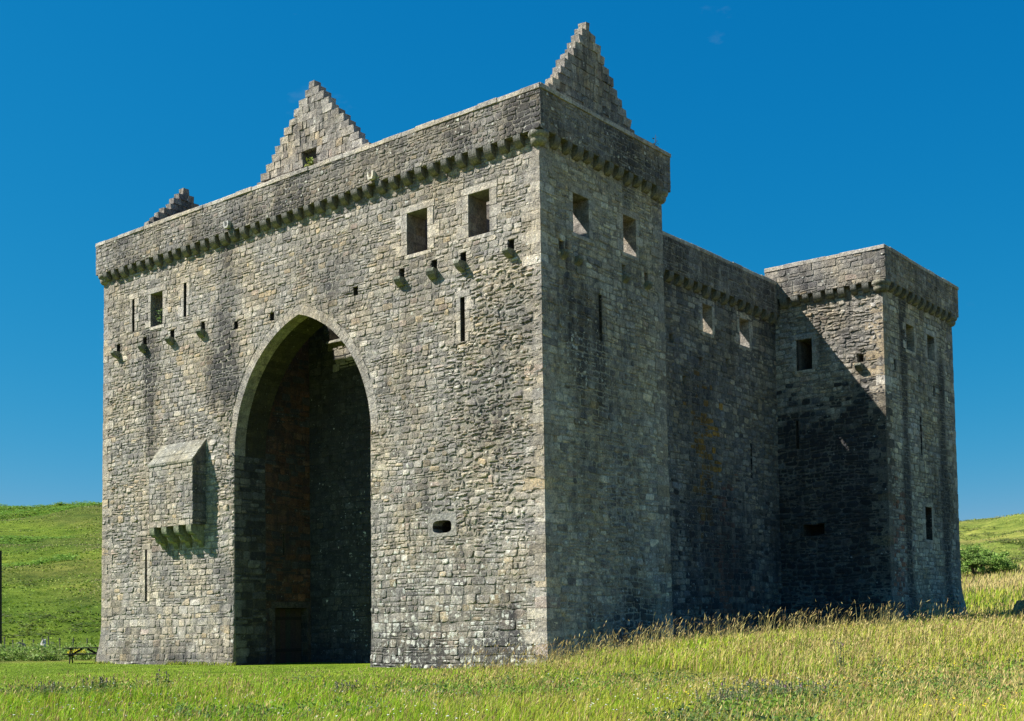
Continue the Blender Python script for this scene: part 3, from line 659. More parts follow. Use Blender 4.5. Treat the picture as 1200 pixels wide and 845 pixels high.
# ------------------------------------------------------------------ recess behind the arch
XA,XB=AXC-AHALF,AXC+AHALF; YB=4.2
sl=Op(2.65-1.65-.05,2.65-1.65+.06,4.75,5.72,blind=.5,dark=1); dr=Op(2.15-1.65,4.0-1.65,-.3,2.42,blind=.55,dark=1)
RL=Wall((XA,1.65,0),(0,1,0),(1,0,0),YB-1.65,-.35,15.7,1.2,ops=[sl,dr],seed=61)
mb=MB(); skin(mb,RL,1.15,.8,kindf=lambda u,z,r:'redsoot' if r.random()<.75 else 'soot',lichf=lambda u,z:.02+.3*sstep(4.6,2.8,z)*sstep(1.6,3.2,z),stain=lambda u,z:.15+.25*noi(u,z,.5,62)+.25*sstep(10,13,z)+.4*sstep(2.6,1,z),blocks=sblocks(dr,.22,False,.28))  # recess shade painted into the stone kinds
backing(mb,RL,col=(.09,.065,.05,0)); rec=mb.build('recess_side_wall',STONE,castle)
surround('door_surround',RL,dr,rec,.22,False,60,lint=.28,tint=.22)  # door stones tinted dark to match the painted recess shade
mb=MB()
for k in range(6):   # plank door, set back in its opening
    a=1.65+dr.u0+.02+k*(1.81/6); mb.abox(XA-.46,XA-.40,a,a+1.81/6-.012,.0,2.40,(.055+.01*(k%3),.05+.008*(k%2),.045))
for z in (.5,1.9): mb.abox(XA-.40,XA-.372,1.65+dr.u0+.03,1.65+dr.u1-.03,z,z+.14,(.04,.036,.033))
mb.build('door',WOOD,rec)
mb=MB(); rng=np.random.default_rng(66); y=2.86  # unseen masonry added to keep sun off part of the back wall
while y<YB+1.2:
    zt=16.2+rng.uniform(-.1,.2)+.9*min(1,(y-2.86)/.9); z=15.7
    while z<zt:
        h=rng.uniform(.2,.32); mb.abox(XA-1.2,XA+.01+rng.uniform(-.02,.02),y,y+.36,z,z+h-.008,np.append(palcol(rng,'slate'),.1),.1,.012); z+=h
    y+=.365
mb.build('broken_wall_head',STONE,rec)
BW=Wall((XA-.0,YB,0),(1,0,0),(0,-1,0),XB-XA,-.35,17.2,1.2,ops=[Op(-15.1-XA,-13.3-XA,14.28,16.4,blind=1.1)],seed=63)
mb=MB(); skin(mb,BW,1.1,.8,kindf=lambda u,z,r:'soot' if z<12.95 or u<1.55 or z>14.3 else ('ochre' if r.random()<.5 else 'front'),lichf=lambda u,z:.10+.26*sstep(9,5,z)*sstep(1.0,2.5,u),stain=lambda u,z:.35*sstep(13,12,z)+.2*noi(u,z,.5,64))  # pale stones paint the sunlit patch, dark kind paints shade around it
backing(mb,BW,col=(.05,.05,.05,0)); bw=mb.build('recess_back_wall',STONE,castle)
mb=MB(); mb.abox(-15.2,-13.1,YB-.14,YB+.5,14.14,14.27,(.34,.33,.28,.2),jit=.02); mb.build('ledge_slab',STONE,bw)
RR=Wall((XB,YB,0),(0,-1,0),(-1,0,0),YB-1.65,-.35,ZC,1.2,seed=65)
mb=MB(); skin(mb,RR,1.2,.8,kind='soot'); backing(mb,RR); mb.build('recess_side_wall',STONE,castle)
# tower inner partitions beyond the recess
for x0,zt in ((XA-1.2,15.6),(XB,18.4)):
    mb=MB(); mb.abox(x0,x0+1.2,YB+.02,D1-1.32,-.3,zt,(.2,.18,.15,.1)); mb.build('inner_wall',STONE,castle)

# ------------------------------------------------------------------ crow-stepped gables
def gable(axis,c,zap,z0,half_at,slope,front,thick,seed,win=None,top_loss=0,name='stepped_gable',st=.15,ragg=False):
    """axis 'x': runs along x, faces -y; axis 'y': runs along y, faces +x. slope = half width gained per metre down"""
    rng=np.random.default_rng(seed); mb=MB(); st_h=.315
    nC=int((zap-z0)/st_h)
    def emit(a,b,z,Z,d0,d1,col,stn,jit=.006):
        v=[]
        for zz in (z,Z):
            for t,d in ((a,d0),(b,d0),(b,d1),(a,d1)):
                v.append((t,front+d,zz) if axis=='x' else (front-d,t,zz))
        v=np.array(v)+rng.normal(0,jit,(8,3))
        if axis=='y': v=v[[0,1,2,3,4,5,6,7]]
        mb.box(v,col,stn)
    for k in range(nC):
        Z=zap-k*st_h; z=Z-st_h; hl=min(.17+slope[0]*st_h*k,half_at); hr=min(.17+slope[1]*st_h*k,half_at); hw=hl+hr
        L=rng.uniform(.42,.56); Rr=rng.uniform(.42,.56)
        a,b=c-hl,c+hr
        if rng.random()<.12: a+=.1
        if rng.random()<.12: b-=.12
        segs=[]
        if hw<1.2:
            m=c+rng.uniform(-.1,.1); segs=[(a,m,1),(m,b,1)] if k>0 else [(a,b,1)]
        else:
            segs=[(a,a+L,1),(b-Rr,b,1)]; x=a+L
            while x<b-Rr-1e-6:
                l=rng.uniform(.18,.42)
                if b-Rr-(x+l)<.15: l=b-Rr-x
                segs.append((x,x+l,0)); x+=l
        for p,q,e in segs:
            if win and q>win[0] and p<win[1] and Z>win[2] and z<win[3]: 
                if p<win[0]-.08: q=win[0]
                elif q>win[1]+.08: p=win[1]
                else: continue
            pr=rng.uniform(0,.02); g=.006
            cc=np.append((PAL[rng.choice([1,4,0,2])]*rng.uniform(.85,1.1)) if e else palcol(rng,'dark' if rng.random()<.5 else 'front'),rng.uniform(.1,.4))
            emit(p+g,q-g,z+g,Z-g+(rng.uniform(-.02,.035) if e else 0),-pr-(.02 if e else 0),thick+pr+(.02 if e else 0),cc,st*(1 if not e else .6)+rng.uniform(-.1,.1),.014)
        # mortar core
        if not win or not(Z>win[2] and z<win[3]): emit(a+.03,b-.03,z-.001,Z-.02,.02,thick-.02,(.22,.205,.17,0),.2,0)
        else:
            emit(a+.03,win[0]-.01,z-.001,Z-.02,.02,thick-.02,(.22,.205,.17,0),.2,0); emit(win[1]+.01,b-.03,z-.001,Z-.02,.02,thick-.02,(.22,.205,.17,0),.2,0)
    if win: emit(win[0]-.02,win[1]+.02,win[2],win[3]+.42,thick-.14,thick-.04,(.10,.085,.07,0),.3,0)
    if ragg:  # sloping roof fillet and broken rear masonry left on the inner face
        for k in range(9):
            t=k/9; emit(c-2.2+2.4*t,c-2.2+2.4*t+.34,z0+.9+3.0*t*.8,z0+.9+3.0*t*.8+.16,-.22,.02,(.40,.34,.24,.1),0,.012)
    return mb.build(name,STONE,castle)
g1=gable('x',-12.2,24.05,18.4,4.9,(.96,.91),.64,.34,71,win=(-12.8,-11.95,20.2,21.02),st=.22)
g2=gable('y',3.97,23.95,18.4,3.4,(.75,.90),-.64,.32,72,st=.34)
g3=gable('y',4.15,23.6,18.4,3.2,(.93,.9),-25.45,.32,73,st=.7,ragg=True)
g1['label']='sunlit crow-stepped gable rising above the middle of the arched wall'
g2['label']='shaded crow-stepped gable on the tower corner'
g3['label']='broken crow-stepped gable seen edge-on over the far end of the parapet'

# ------------------------------------------------------------------ overhanging stone closet on the arched wall
lx0,lx1,ld=-21.55,-18.38,.75
lb=empty('latrine_box',(0,0,0)); lb.parent=castle; lb['label']='overhanging lean-to stone closet on four corbels'
def LP(F): return F
LBF=Wall((lx0,-ld,0),(1,0,0),(0,-1,0),lx1-lx0,6.05,8.82,.2,seed=81)
mb=MB(); skin(mb,LBF,1.05,.8,lichen=.3,stain=lambda u,z:.12+.2*noi(u,z,.8,82)); backing(mb,LBF,inner=False,top=False)
LBS=Wall((lx1,-ld,0),(0,1,0),(1,0,0),ld,6.05,8.82,.2,seed=83); skin(mb,LBS,1.2,.7,kindf=lambda u,z,r:'slate' if r.random()<.7 else 'murk',lichen=.42,stain=lambda u,z:.4+0*u,warp=0); backing(mb,LBS,inner=False,top=False,col=(.14,.135,.12,0))
LBL=Wall((lx0,0,0),(0,-1,0),(-1,0,0),ld,6.05,8.82,.2,seed=84); skin(mb,LBL,1.2,.7,warp=0); backing(mb,LBL,inner=False,top=False)
for xx in (lx0,lx1): mb.add([(xx,-ld,8.82),(xx,0.05,8.82),(xx,0.05,9.76)],[[0,1,2]],(.17,.165,.15,.35),.3)
mb.quad((lx0,-ld,6.06),(lx0,0,6.06),(lx1,0,6.06),(lx1,-ld,6.06),(.2,.19,.16,0))
mb.build('closet_wall',STONE,lb)
mb=MB(); rng=np.random.default_rng(85); x=lx0-.04; 
for r0,r1 in ((0,.36),(.33,.68),(.65,1.02)):
    x=lx0-.02
    while x<lx1+.01:
        l=rng.uniform(.5,.9)
        if lx1+.02-(x+l)<.3: l=lx1+.02-x
        lift=.05+(.02 if r0>0 else 0)+rng.uniform(0,.015)
        ya,za=-ld-.04+(ld+.04)*r0,8.80+.98*r0; yb,zb=-ld-.04+(ld+.04)*r1,8.80+.98*r1
        P=[(x+.005,ya,za-.03),(x+l-.005,ya,za-.03),(x+l-.005,yb,zb-.03),(x+.005,yb,zb-.03),(x+.005,ya,za+lift+.02),(x+l-.005,ya,za+lift+.02),(x+l-.005,yb,zb+lift),(x+.005,yb,zb+lift)]
        mb.box(np.array(P)+rng.normal(0,.006,(8,3)),np.append(np.array((.30,.29,.235))*rng.uniform(.88,1.1),.4),.12); x+=l
mb.build('closet_roof',STONE,lb)
mbc=MB()
prof=[(0,0),(.78,0),(.78,-.16)]+[(.56+.22*math.cos(a),-.16-.26*math.sin(a)) for a in np.linspace(.2,1.57,5)]+[(.50,-.42)]+[(.28+.22*math.cos(a),-.42-.26*math.sin(a)) for a in np.linspace(.0,1.57,5)]+[(.22,-.68),(.1,-.92),(0,-.98)]
n=len(prof); mbc.add([(-.17,y,z) for y,z in prof]+[(.17,y,z) for y,z in prof],[[i,(i+1)%n,n+(i+1)%n,n+i] for i in range(n)]+[list(range(n))[::-1],list(range(n,2*n))],(.25,.265,.17,.25),.1)
cp=mbc.build('closet_corbel',STONE)
for k in range(4): put(cp,Matrix.Translation((lx0+.26+k*(lx1-lx0-.52)/3,-.02,6.05))@rotz(math.pi),lb,(1,.98,1))

# ------------------------------------------------------------------ camera
CAM=np.array([25.4055,-33.2647,1.4519]); yaw,pit,rol=rad(38.9228),rad(2.417),rad(-.8023)
c,s=math.cos(yaw),math.sin(yaw); fw=Vector((-s,c,0)); r_=Vector((c,s,0)); U=Vector((0,0,1))
f2=fw*math.cos(pit)+U*math.sin(pit); u2=U*math.cos(pit)-fw*math.sin(pit)
r3=r_*math.cos(rol)+u2*math.sin(rol); u3=u2*math.cos(rol)-r_*math.sin(rol)
cd=bpy.data.cameras.new('camera'); co=bpy.data.objects.new('camera',cd); COL.objects.link(co)
M=Matrix((r3,u3,-f2)).transposed().to_4x4(); M.translation=Vector(CAM); co.matrix_world=M
cd.sensor_width=36; cd.lens=1449.04/1200*36; cd.shift_y=251.17/1200; cd.clip_end=9000; cd.clip_start=.1
SC.camera=co

# ------------------------------------------------------------------ terrain
AZ=np.array([-180,-100,-75,-61,-57,-45,-32,-24,-19,-16,10,60,120,180.])
RR_=np.array([0,31,38,74,92,120,142,300,420,900,4000.])
ZP=np.array([[-.25,-.25,0,0,0,.5,1,8,8,8,8],[-.25,-.25,0,0,0,2,3.5,15,15,15,15],[-.25,-.25,0,0,0,3.3,5.8,25,26,26,20],
 [-.25,-.25,0,0,.0,3.9,6.6,29.4,31,28,20],[-.25,-.25,0,0,.0,4.2,7.0,31.8,33,30,20],[-.25,-.25,0,0,.3,4,7,31,33,30,20],[-.25,-.25,0,.3,1,4,7,27,27,25,20],
 [-.25,-.2,.1,1.3,2.0,4.2,6.5,22,22,22,20],[-.2,-.1,.5,1.55,3.3,5.75,6.6,23.8,25,24,20],[-.2,-.05,.7,1.7,3.6,6.15,7.0,24.8,26,25,20],
 [-.2,-.1,.5,2.5,5,6,7,22,22,22,20],[-.2,-.2,.2,1,2,3,4,12,12,12,12],[-.2,-.2,0,0,0,1,2,8,8,8,8],[-.2,-.2,0,0,0,.5,1,8,8,8,8.]])
CR=np.array([(1.2,-6.5,-.34),(.9,-4.0,-.26),(.9,-1.9,-.08),(2.2,-.3,.34),(3.7,1.6,.68),(6.2,4.2,.86),(9,7.5,1.16),(11,11.5,1.34),(14,15,1.7),(24,24,2.6),(40,36,4.)])
def ground(x,y):
    x=np.asarray(x,float);y=np.asarray(y,float)
    dx,dy=x-CAM[0],y-CAM[1]; r=np.hypot(dx,dy); az=np.degrees(np.arctan2(dx,dy))
    ia=np.clip(np.searchsorted(AZ,az)-1,0,len(AZ)-2); ta=np.clip((az-AZ[ia])/(AZ[ia+1]-AZ[ia]),0,1); ta=ta*ta*(3-2*ta)
    ir=np.clip(np.searchsorted(RR_,r)-1,0,len(RR_)-2); tr=np.clip((r-RR_[ir])/(RR_[ir+1]-RR_[ir]),0,1)
    z=(ZP[ia,ir]*(1-tr)+ZP[ia,ir+1]*tr)*(1-ta)+(ZP[ia+1,ir]*(1-tr)+ZP[ia+1,ir+1]*tr)*ta
    # bank beside the castle
    best=np.full(x.shape,1e9); bz=np.zeros(x.shape); sd=np.zeros(x.shape)
    for (x0,y0,z0),(x1,y1,z1) in zip(CR[:-1],CR[1:]):
        ex,ey=x1-x0,y1-y0; t=np.clip(((x-x0)*ex+(y-y0)*ey)/(ex*ex+ey*ey),0,1)
        d=np.hypot(x-x0-t*ex,y-y0-t*ey); cr=ex*(y-y0)-ey*(x-x0); m=d<best
        best=np.where(m,d,best); bz=np.where(m,z0+t*(z1-z0),bz); sd=np.where(m,cr,sd)
    low=np.where(sd>0,-.1,-.28); wd=np.where(sd>0,3.6,17.0); k=sstep(1,0,best/wd)
    bank=low+(bz-low)*k
    near=sstep(75,50,r)
    z=np.where(bank>z,z+(bank-z)*near,z)
    amp=sstep(5,40,r)*.05+sstep(60,200,r)*.5+sstep(200,350,r)*.6
    flat=sstep(30,36,r)*sstep(78,70,r)*((az<-36)|(az>20))
    z=z+amp*(1-flat)*(noi(x,y,.05,201)+.5*noi(x,y,.16,202))
    z=z+.05*noi(x,y,.5,203)*sstep(60,20,r)
    return z
def lawn(x,y):
    """1 on the mown strip before the arch"""
    x=np.asarray(x,float);y=np.asarray(y,float)
    fx=np.interp(y,[-40,-25,-19.5,-12,-7,-4,-1,2],[-17,-9,-5,.1,.9,.7,.2,.2])+.25*np.sin(y*1.3)
    dx,dy=x-CAM[0],y-CAM[1]; r=np.hypot(dx,dy)
    return sstep(.5,-.5,x-fx)*sstep(70,64,r)
def axis_(n,c):
    t=np.linspace(-1,1,n); return c+np.sign(t)*(np.abs(t)*55+(np.exp(np.abs(t)*6.2)-1)*8.0)
gx=axis_(361,0.0); gy=axis_(361,-8.0)
X,Y=np.meshgrid(gx,gy); Z=ground(X,Y)
nn=len(gx); idx=np.arange(nn*nn).reshape(nn,nn)
F=np.stack([idx[:-1,:-1],idx[:-1,1:],idx[1:,1:],idx[1:,:-1]],-1).reshape(-1,4)
dx,dy=X-CAM[0],Y-CAM[1]; r=np.hypot(dx,dy); az=np.degrees(np.arctan2(dx,dy))
lw=lawn(X,Y)[...,None]
green=np.array((.085,.135,.022)); mead=np.array((.15,.19,.04)); lawnc=np.array((.16,.265,.022)); tan=np.array((.20,.165,.07)); hill=np.array((.105,.17,.018)); hillR=np.array((.18,.23,.045))
c0=mead*(1-lw)+lawnc*lw
fr=sstep(70,95,r)[...,None]; rightm=sstep(-40,-30,az)[...,None]
pn=sstep(.1,.7,noi(X,Y,.07,210))[...,None]
hc=(hill*(1-pn*.6)+np.array((.12,.13,.035))*pn*.6)*(1-rightm)+(hillR*(1-pn*.5)+np.array((.17,.15,.06))*pn*.5)*rightm
midR=(sstep(52,70,r)*sstep(125,112,r))[...,None]*rightm
hc=hc*(1-midR)+(np.array((.15,.165,.05))*(1-.6*sstep(90,115,r)[...,None])+np.array((.23,.17,.085))*.6*sstep(90,115,r)[...,None])*midR
c0=c0*(1-fr)+hc*fr
g=MB(); g.add(np.stack([X,Y,Z],-1).reshape(-1,3),[F],np.concatenate([c0,np.zeros_like(X)[...,None]],-1).reshape(-1,4))
go=g.build('ground',GROUND,None,True); go['kind']='structure'

# ------------------------------------------------------------------ grass
def blades(mb,x,y,h,w,col,bend=.35,rng=R):
    n=len(x); z=ground(x,y)-.02
    a=rng.uniform(0,6.283,n); lean=rng.uniform(.05,bend,n)*h; la=rng.normal(.5,1.1,n)
    ca,sa=np.cos(a)*w/2,np.sin(a)*w/2; lx,ly=np.cos(la)*lean,np.sin(la)*lean
    B=np.stack([x,y,z],-1); S=np.stack([ca,sa,0*ca],-1)
    Mid=B+np.stack([lx*.35,ly*.35,h*.58],-1); T=B+np.stack([lx,ly,h*(1-.25*lean/np.maximum(h,.01))],-1)
    v=np.stack([B-S,B+S,Mid+S*.75,Mid-S*.75,T],1).reshape(-1,3)
    i=(np.arange(n)*5)[:,None]
    mb.add(v,[i+np.array([0,1,2,3]),i+np.array([3,2,4])],np.repeat(np.concatenate([col,np.zeros((n,1))],1),5,0))
    return T,lx,ly
def heads(mb,T,L,Wd,col,lx,ly,rng=R):
    n=len(T); d=np.stack([lx*2.2,ly*2.2,np.full(n,.5)],-1); d/=np.linalg.norm(d,axis=1)[:,None]
    for q in range(2):
        a=rng.uniform(0,3.14,n)+q*1.57; S=np.stack([np.cos(a),np.sin(a),0*a],-1)*Wd[:,None]/2
        A=T-d*.03;C=T+d*L[:,None]; M1=T+d*L[:,None]*.4
        v=np.stack([A,M1+S,C,M1-S],1).reshape(-1,3); i=(np.arange(n)*4)[:,None]
        mb.add(v,[i+np.array([0,1,2,3])],np.repeat(np.concatenate([col,np.zeros((n,1))],1),4,0))
def inside_castle(x,y):
    return ((x>-W-.6)&(x<.45)&(y>-.5)&(y<D1+.3))|((x>-W)&(x<-SETB+.3)&(y>0)&(y<30))|((x>XL)&(x<X3+.6)&(y>Y3-.5)&(y<Y3+D3+.6))
def sample(n,r0,r1,a0=-70,a1=-6,p=1.0,rng=R):
    u=rng.random(n); r=(r0**p+(r1**p-r0**p)*u)**(1/p); az=np.radians(rng.uniform(a0,a1,n))
    return CAM[0]+r*np.sin(az),CAM[1]+r*np.cos(az),r
# colour fields
GR=np.array([(.27,.385,.020),(.36,.40,.035),(.44,.43,.07),(.165,.29,.018)]); TN=np.array([(.54,.45,.16),(.60,.51,.21),(.46,.36,.13),(.52,.36,.16)])
def dry(x,y):
    dx,dy=x-CAM[0],y-CAM[1]; r=np.hypot(dx,dy); az=np.degrees(np.arctan2(dx,dy))
    d=.36-.16*sstep(-38,-46,az)+.22*sstep(-34,-24,az)+.34*noi(x,y,.28,220)+.2*noi(x,y,.8,221)+.42*sstep(30,40,r)*(az>-40)-.12*sstep(27,20,r)+.2*sstep(28,31,r)*(az<-40)
    return np.clip(d,0,1)
rng=np.random.default_rng(404)
mb=MB()
n=235000
x,y,r=sample(n,13,58,p=1.0,rng=rng)
keep=(~inside_castle(x,y))&(rng.random(n)>lawn(x,y)*1.0)&(r<58)
x,y,r=x[keep],y[keep],r[keep]; n=len(x)
nc=8000; cx_,cy_,cr_=sample(nc,13,58,p=1.0,rng=rng); ci=rng.integers(0,nc,n); tk=rng.random(n)<.5*(lawn(cx_[ci],cy_[ci])<.05)*(~inside_castle(cx_[ci],cy_[ci]))
x=np.where(tk,cx_[ci]+rng.normal(0,.14,n),x); y=np.where(tk,cy_[ci]+rng.normal(0,.14,n),y)
kk=~inside_castle(x,y); x,y,tk,ci=x[kk],y[kk],tk[kk],ci[kk]; n=len(x); r=np.hypot(x-CAM[0],y-CAM[1])
ch_m=rng.uniform(.65,1.45,nc); cc_m=rng.uniform(.75,1.3,(nc,1))*np.where(rng.random((nc,1))<.3,np.array([[1.25,.95,1.3]]),1)
d=dry(x,y); lush=np.clip(.5+.6*noi(x,y,.45,222),0,1)
h=(.22+.20*rng.random(n)+.16*lush*rng.random(n))*(1-.55*sstep(.0,.35,lawn(x,y)))*np.where(tk,ch_m[ci],1)
col=GR[rng.choice(4,n,p=[.35,.3,.2,.15])]*rng.uniform(.75,1.25,(n,1)); isd=rng.random(n)<d*.5
az_=np.degrees(np.arctan2(x-CAM[0],y-CAM[1])); gl=(rng.random(n)<.55*sstep(-34,-46,az_)+.25*(noi(x,y,.33,225)>.35))[:,None]; col=np.where(gl,np.array([(.23,.42,.018)])*rng.uniform(.75,1.25,(n,1)),col)
col=np.where(tk[:,None],col*cc_m[ci],col)
col=np.where(isd[:,None],TN[rng.choice(4,n)]*rng.uniform(.8,1.2,(n,1)),col)
blades(mb,x,y,h,rng.uniform(.007,.018,n)*np.clip(r/26,.7,1.7),col,1.0,rng)
# seed stalks
n=56000; x,y,r=sample(n,13,56,p=1.0,rng=rng); keep=(~inside_castle(x,y))&(lawn(x,y)<.25)&(rng.random(n)<.30+.9*dry(x,y)); x,y,r=x[keep],y[keep],r[keep]; n=len(x)
h=rng.uniform(.26,.56,n)*(1+.1*noi(x,y,.5,230)); col=TN[rng.choice(4,n)]*rng.uniform(.75,1.2,(n,1))
T,lx,ly=blades(mb,x,y,h,np.full(n,.004)*np.clip(r/24,.8,1.6),col*.75+np.array((.02,.06,0)),.6,rng)
heads(mb,T,rng.uniform(.04,.10,n),rng.uniform(.012,.028,n)*np.clip(r/24,.8,1.5),col,lx,ly,rng)
# tall stems on the crest of the bank, seen against the walls
pts=[];
for (x0,y0,z0),(x1,y1,z1) in zip(CR[1:-2],CR[2:-1]):
    L=math.hypot(x1-x0,y1-y0)
    for k in range(int(L*95)):
        t=rng.random(); o=rng.normal(0,1.0); pts.append((x0+(x1-x0)*t-(y1-y0)/L*o,y0+(y1-y0)*t+(x1-x0)/L*o))
pts=np.array(pts); pts=pts[~inside_castle(pts[:,0],pts[:,1])]; pts=pts[noi(pts[:,0],pts[:,1],1.1,240)>-.45*rng.random(len(pts))]; n=len(pts)
h=rng.uniform(.5,.95,n)+(rng.random(n)<.12)*rng.uniform(.1,.35,n); col=TN[rng.choice(4,n)]*rng.uniform(.8,1.15,(n,1))
T,lx,ly=blades(mb,pts[:,0],pts[:,1],h,np.full(n,.011),col*.75+np.array((.02,.05,0)),.5,rng)
heads(mb,T,rng.uniform(.10,.20,n),rng.uniform(.016,.032,n),col,lx,ly,rng)
# meadow behind, right of the tower
n=26000; x,y,r=sample(n,56,122,-21.5,-8,p=1.0,rng=rng); k=~inside_castle(x,y); x,y,r=x[k],y[k],r[k]; n=len(x)
tn=rng.random(n)<.25+.5*sstep(85,115,r)+.3*noi(x,y,.12,250)
col=np.where(tn[:,None],TN[rng.choice(4,n)],GR[rng.choice(4,n)])*rng.uniform(.8,1.2,(n,1)); blades(mb,x,y,rng.uniform(.3,.6,n),rng.uniform(.03,.06,n),col,.6,rng)
me_=mb.build('meadow_grass',GRASS); me_['kind']='stuff'
# mown lawn
mb=MB(); n=42000; x,y,r=sample(n,28,66,-66,-38,p=1.0,rng=rng); k=(~inside_castle(x,y))&(rng.random(n)<lawn(x,y)); x,y,r=x[k],y[k],r[k]; n=len(x)
col=np.array((.24,.33,.042))*rng.uniform(.75,1.3,(n,1))*np.where(rng.random((n,1))<.15,np.array([[1.6,1.2,2.6]]),1)
blades(mb,x,y,rng.uniform(.04,.075,n),rng.uniform(.02,.04,n),col,.8,rng); 
n=2600; x=rng.uniform(-W-.3,.2,n); k=(x<-16.2)|(x>-8.6); x=x[k]; n=len(x); y=-off1(0)-.03-np.abs(rng.normal(0,.10,n)); k=noi(x,y,1.4,290)>-.3; x,y=x[k],y[k]; n=len(x)
blades(mb,x,y,rng.uniform(.06,.24,n),rng.uniform(.015,.03,n),GR[rng.choice(4,n)]*rng.uniform(.7,1.2,(n,1)),.8,rng)
lo=mb.build('mown_lawn',GRASS); lo['kind']='stuff'
# leafy weeds in the meadow and the nettle bank at the left
def leafcl(mb,C,n,R3,size,cols,rng,flat=.3,lay=False):
    p=rng.normal(size=(n,3)); p/=np.linalg.norm(p,axis=1)[:,None]; p*=rng.random((n,1))**.45; P=np.array(C)+p*np.array(R3)
    a=rng.normal(size=(n,3)); a[:,2]*=flat+.5; a/=np.linalg.norm(a,axis=1)[:,None]; b=np.cross(a,rng.normal(size=(n,3))); b/=np.linalg.norm(b,axis=1)[:,None]
    if lay: a[:,2]*=.22; b[:,2]*=.22
    s=(size*rng.uniform(.6,1.3,n))[:,None]; v=np.stack([P-a*s,P+b*s*.45,P+a*s,P-b*s*.45],1).reshape(-1,3)
    cols=np.asarray(cols); cc=cols[rng.choice(len(cols),n)]*rng.uniform(.75,1.25,(n,1)); i=(np.arange(n)*4)[:,None]
    mb.add(v,[i+np.array([0,1,2,3])],np.repeat(np.concatenate([cc,np.zeros((n,1))],1),4,0))
DK=[(.085,.15,.035),(.11,.18,.045),(.14,.20,.07)]
mb=MB(); cnt=0
x,y,r=sample(4200,15,33.5,-66,-12,p=1.0,rng=rng)
for a,b,q in zip(x,y,r):
    f=noi(a,b,.4,260)+.42*(a<6)+.2*(q<26)
    if f>.45 and lawn(a,b)<.05: leafcl(mb,(a,b,float(ground(a,b))+.2),30,(.17,.17,.22),.04,DK if noi(a,b,.9,262)>0 else [(.15,.27,.03),(.19,.31,.045),(.12,.22,.03)],rng)
mw=mb.build('meadow_weeds',LEAF); mw['kind']='stuff'
def polar(azd,rr): 
    a=rad(azd); return CAM[0]+rr*math.sin(a),CAM[1]+rr*math.cos(a)
mb=MB()
for k in range(620):
    a,q=rng.uniform(-64,-56.5),rng.uniform(70,84); X_,Y_=polar(a,q); hh=rng.uniform(.25,.5)*(1.2 if noi(X_,Y_,.3,261)>0 else .7)
    leafcl(mb,(X_,Y_,float(ground(X_,Y_))+hh*.7),34,(.35,.35,hh),.10,[(.15,.25,.04),(.18,.28,.05),(.25,.30,.09)],rng)
nb=mb.build('nettle_bank',LEAF); nb['kind']='stuff'
# bracken and rushes on the hillsides
mb=MB()
def hillcl(n,a0,a1,r0,r1,fn,size,cols,hh,seed):
    for k in range(n):
        a,q=rng.uniform(a0,a1),rng.uniform(r0,r1); X_,Y_=polar(a,q)
        if fn(X_,Y_,a,q): leafcl(mb,(X_,Y_,float(ground(X_,Y_))+hh*.3),18,(size*1.5,size*1.5,hh*.6),size*.4,cols,rng,.2,True)
BR=[(.19,.34,.05),(.23,.38,.07),(.15,.28,.04)]
hillcl(1500,-64,-55.5,165,215,lambda X_,Y_,a,q:noi(X_,Y_,.06,270)>-.1 and (q-190)/25<1.2 and a<-58.5,.8,BR,.6,1)
hillcl(1300,-64,-55.5,262,300,lambda X_,Y_,a,q:True,.9,BR,.6,2)
hillcl(1600,-64,-55.5,88,262,lambda X_,Y_,a,q:noi(X_,Y_,.09,271)>.55,.5,[(.075,.115,.03),(.09,.125,.03),(.13,.135,.045)],.35,3)
hillcl(1300,-20,-12,140,310,lambda X_,Y_,a,q:noi(X_,Y_,.07,272)>.2,.7,[(.10,.15,.035),(.13,.16,.05),(.16,.16,.06)],.35,4)
bk=mb.build('bracken_patches',LEAF); bk['kind']='stuff'
mb=MB()
for a0,a1,r0,r1,nn_,pal in ((-64,-55.5,86,305,30000,[(.17,.27,.025),(.20,.30,.035),(.25,.30,.06),(.145,.235,.025),(.28,.28,.10)]),(-20.5,-12,122,312,18000,[(.24,.31,.05),(.28,.33,.07),(.33,.32,.11),(.20,.26,.05)])):
    x,y,r=sample(nn_,r0,r1,a0,a1,p=1.0,rng=rng); pal=np.array(pal); m_=noi(x,y,.10,295)+.6*noi(x,y,.35,296)
    k=rng.random(len(x))<.35+.6*(m_>0); x,y,r,m_=x[k],y[k],r[k],m_[k]
    c_=pal[np.clip(((m_+1)/2*len(pal)+rng.normal(0,.8,len(x))).astype(int),0,len(pal)-1)]*rng.uniform(.75,1.25,(len(x),1))
    blades(mb,x,y,rng.uniform(.08,.22,len(x)),rng.uniform(.10,.32,len(x)),c_,.9,rng)
bk=mb.build('rough_hill_grass',GRASS); bk['kind']='stuff'
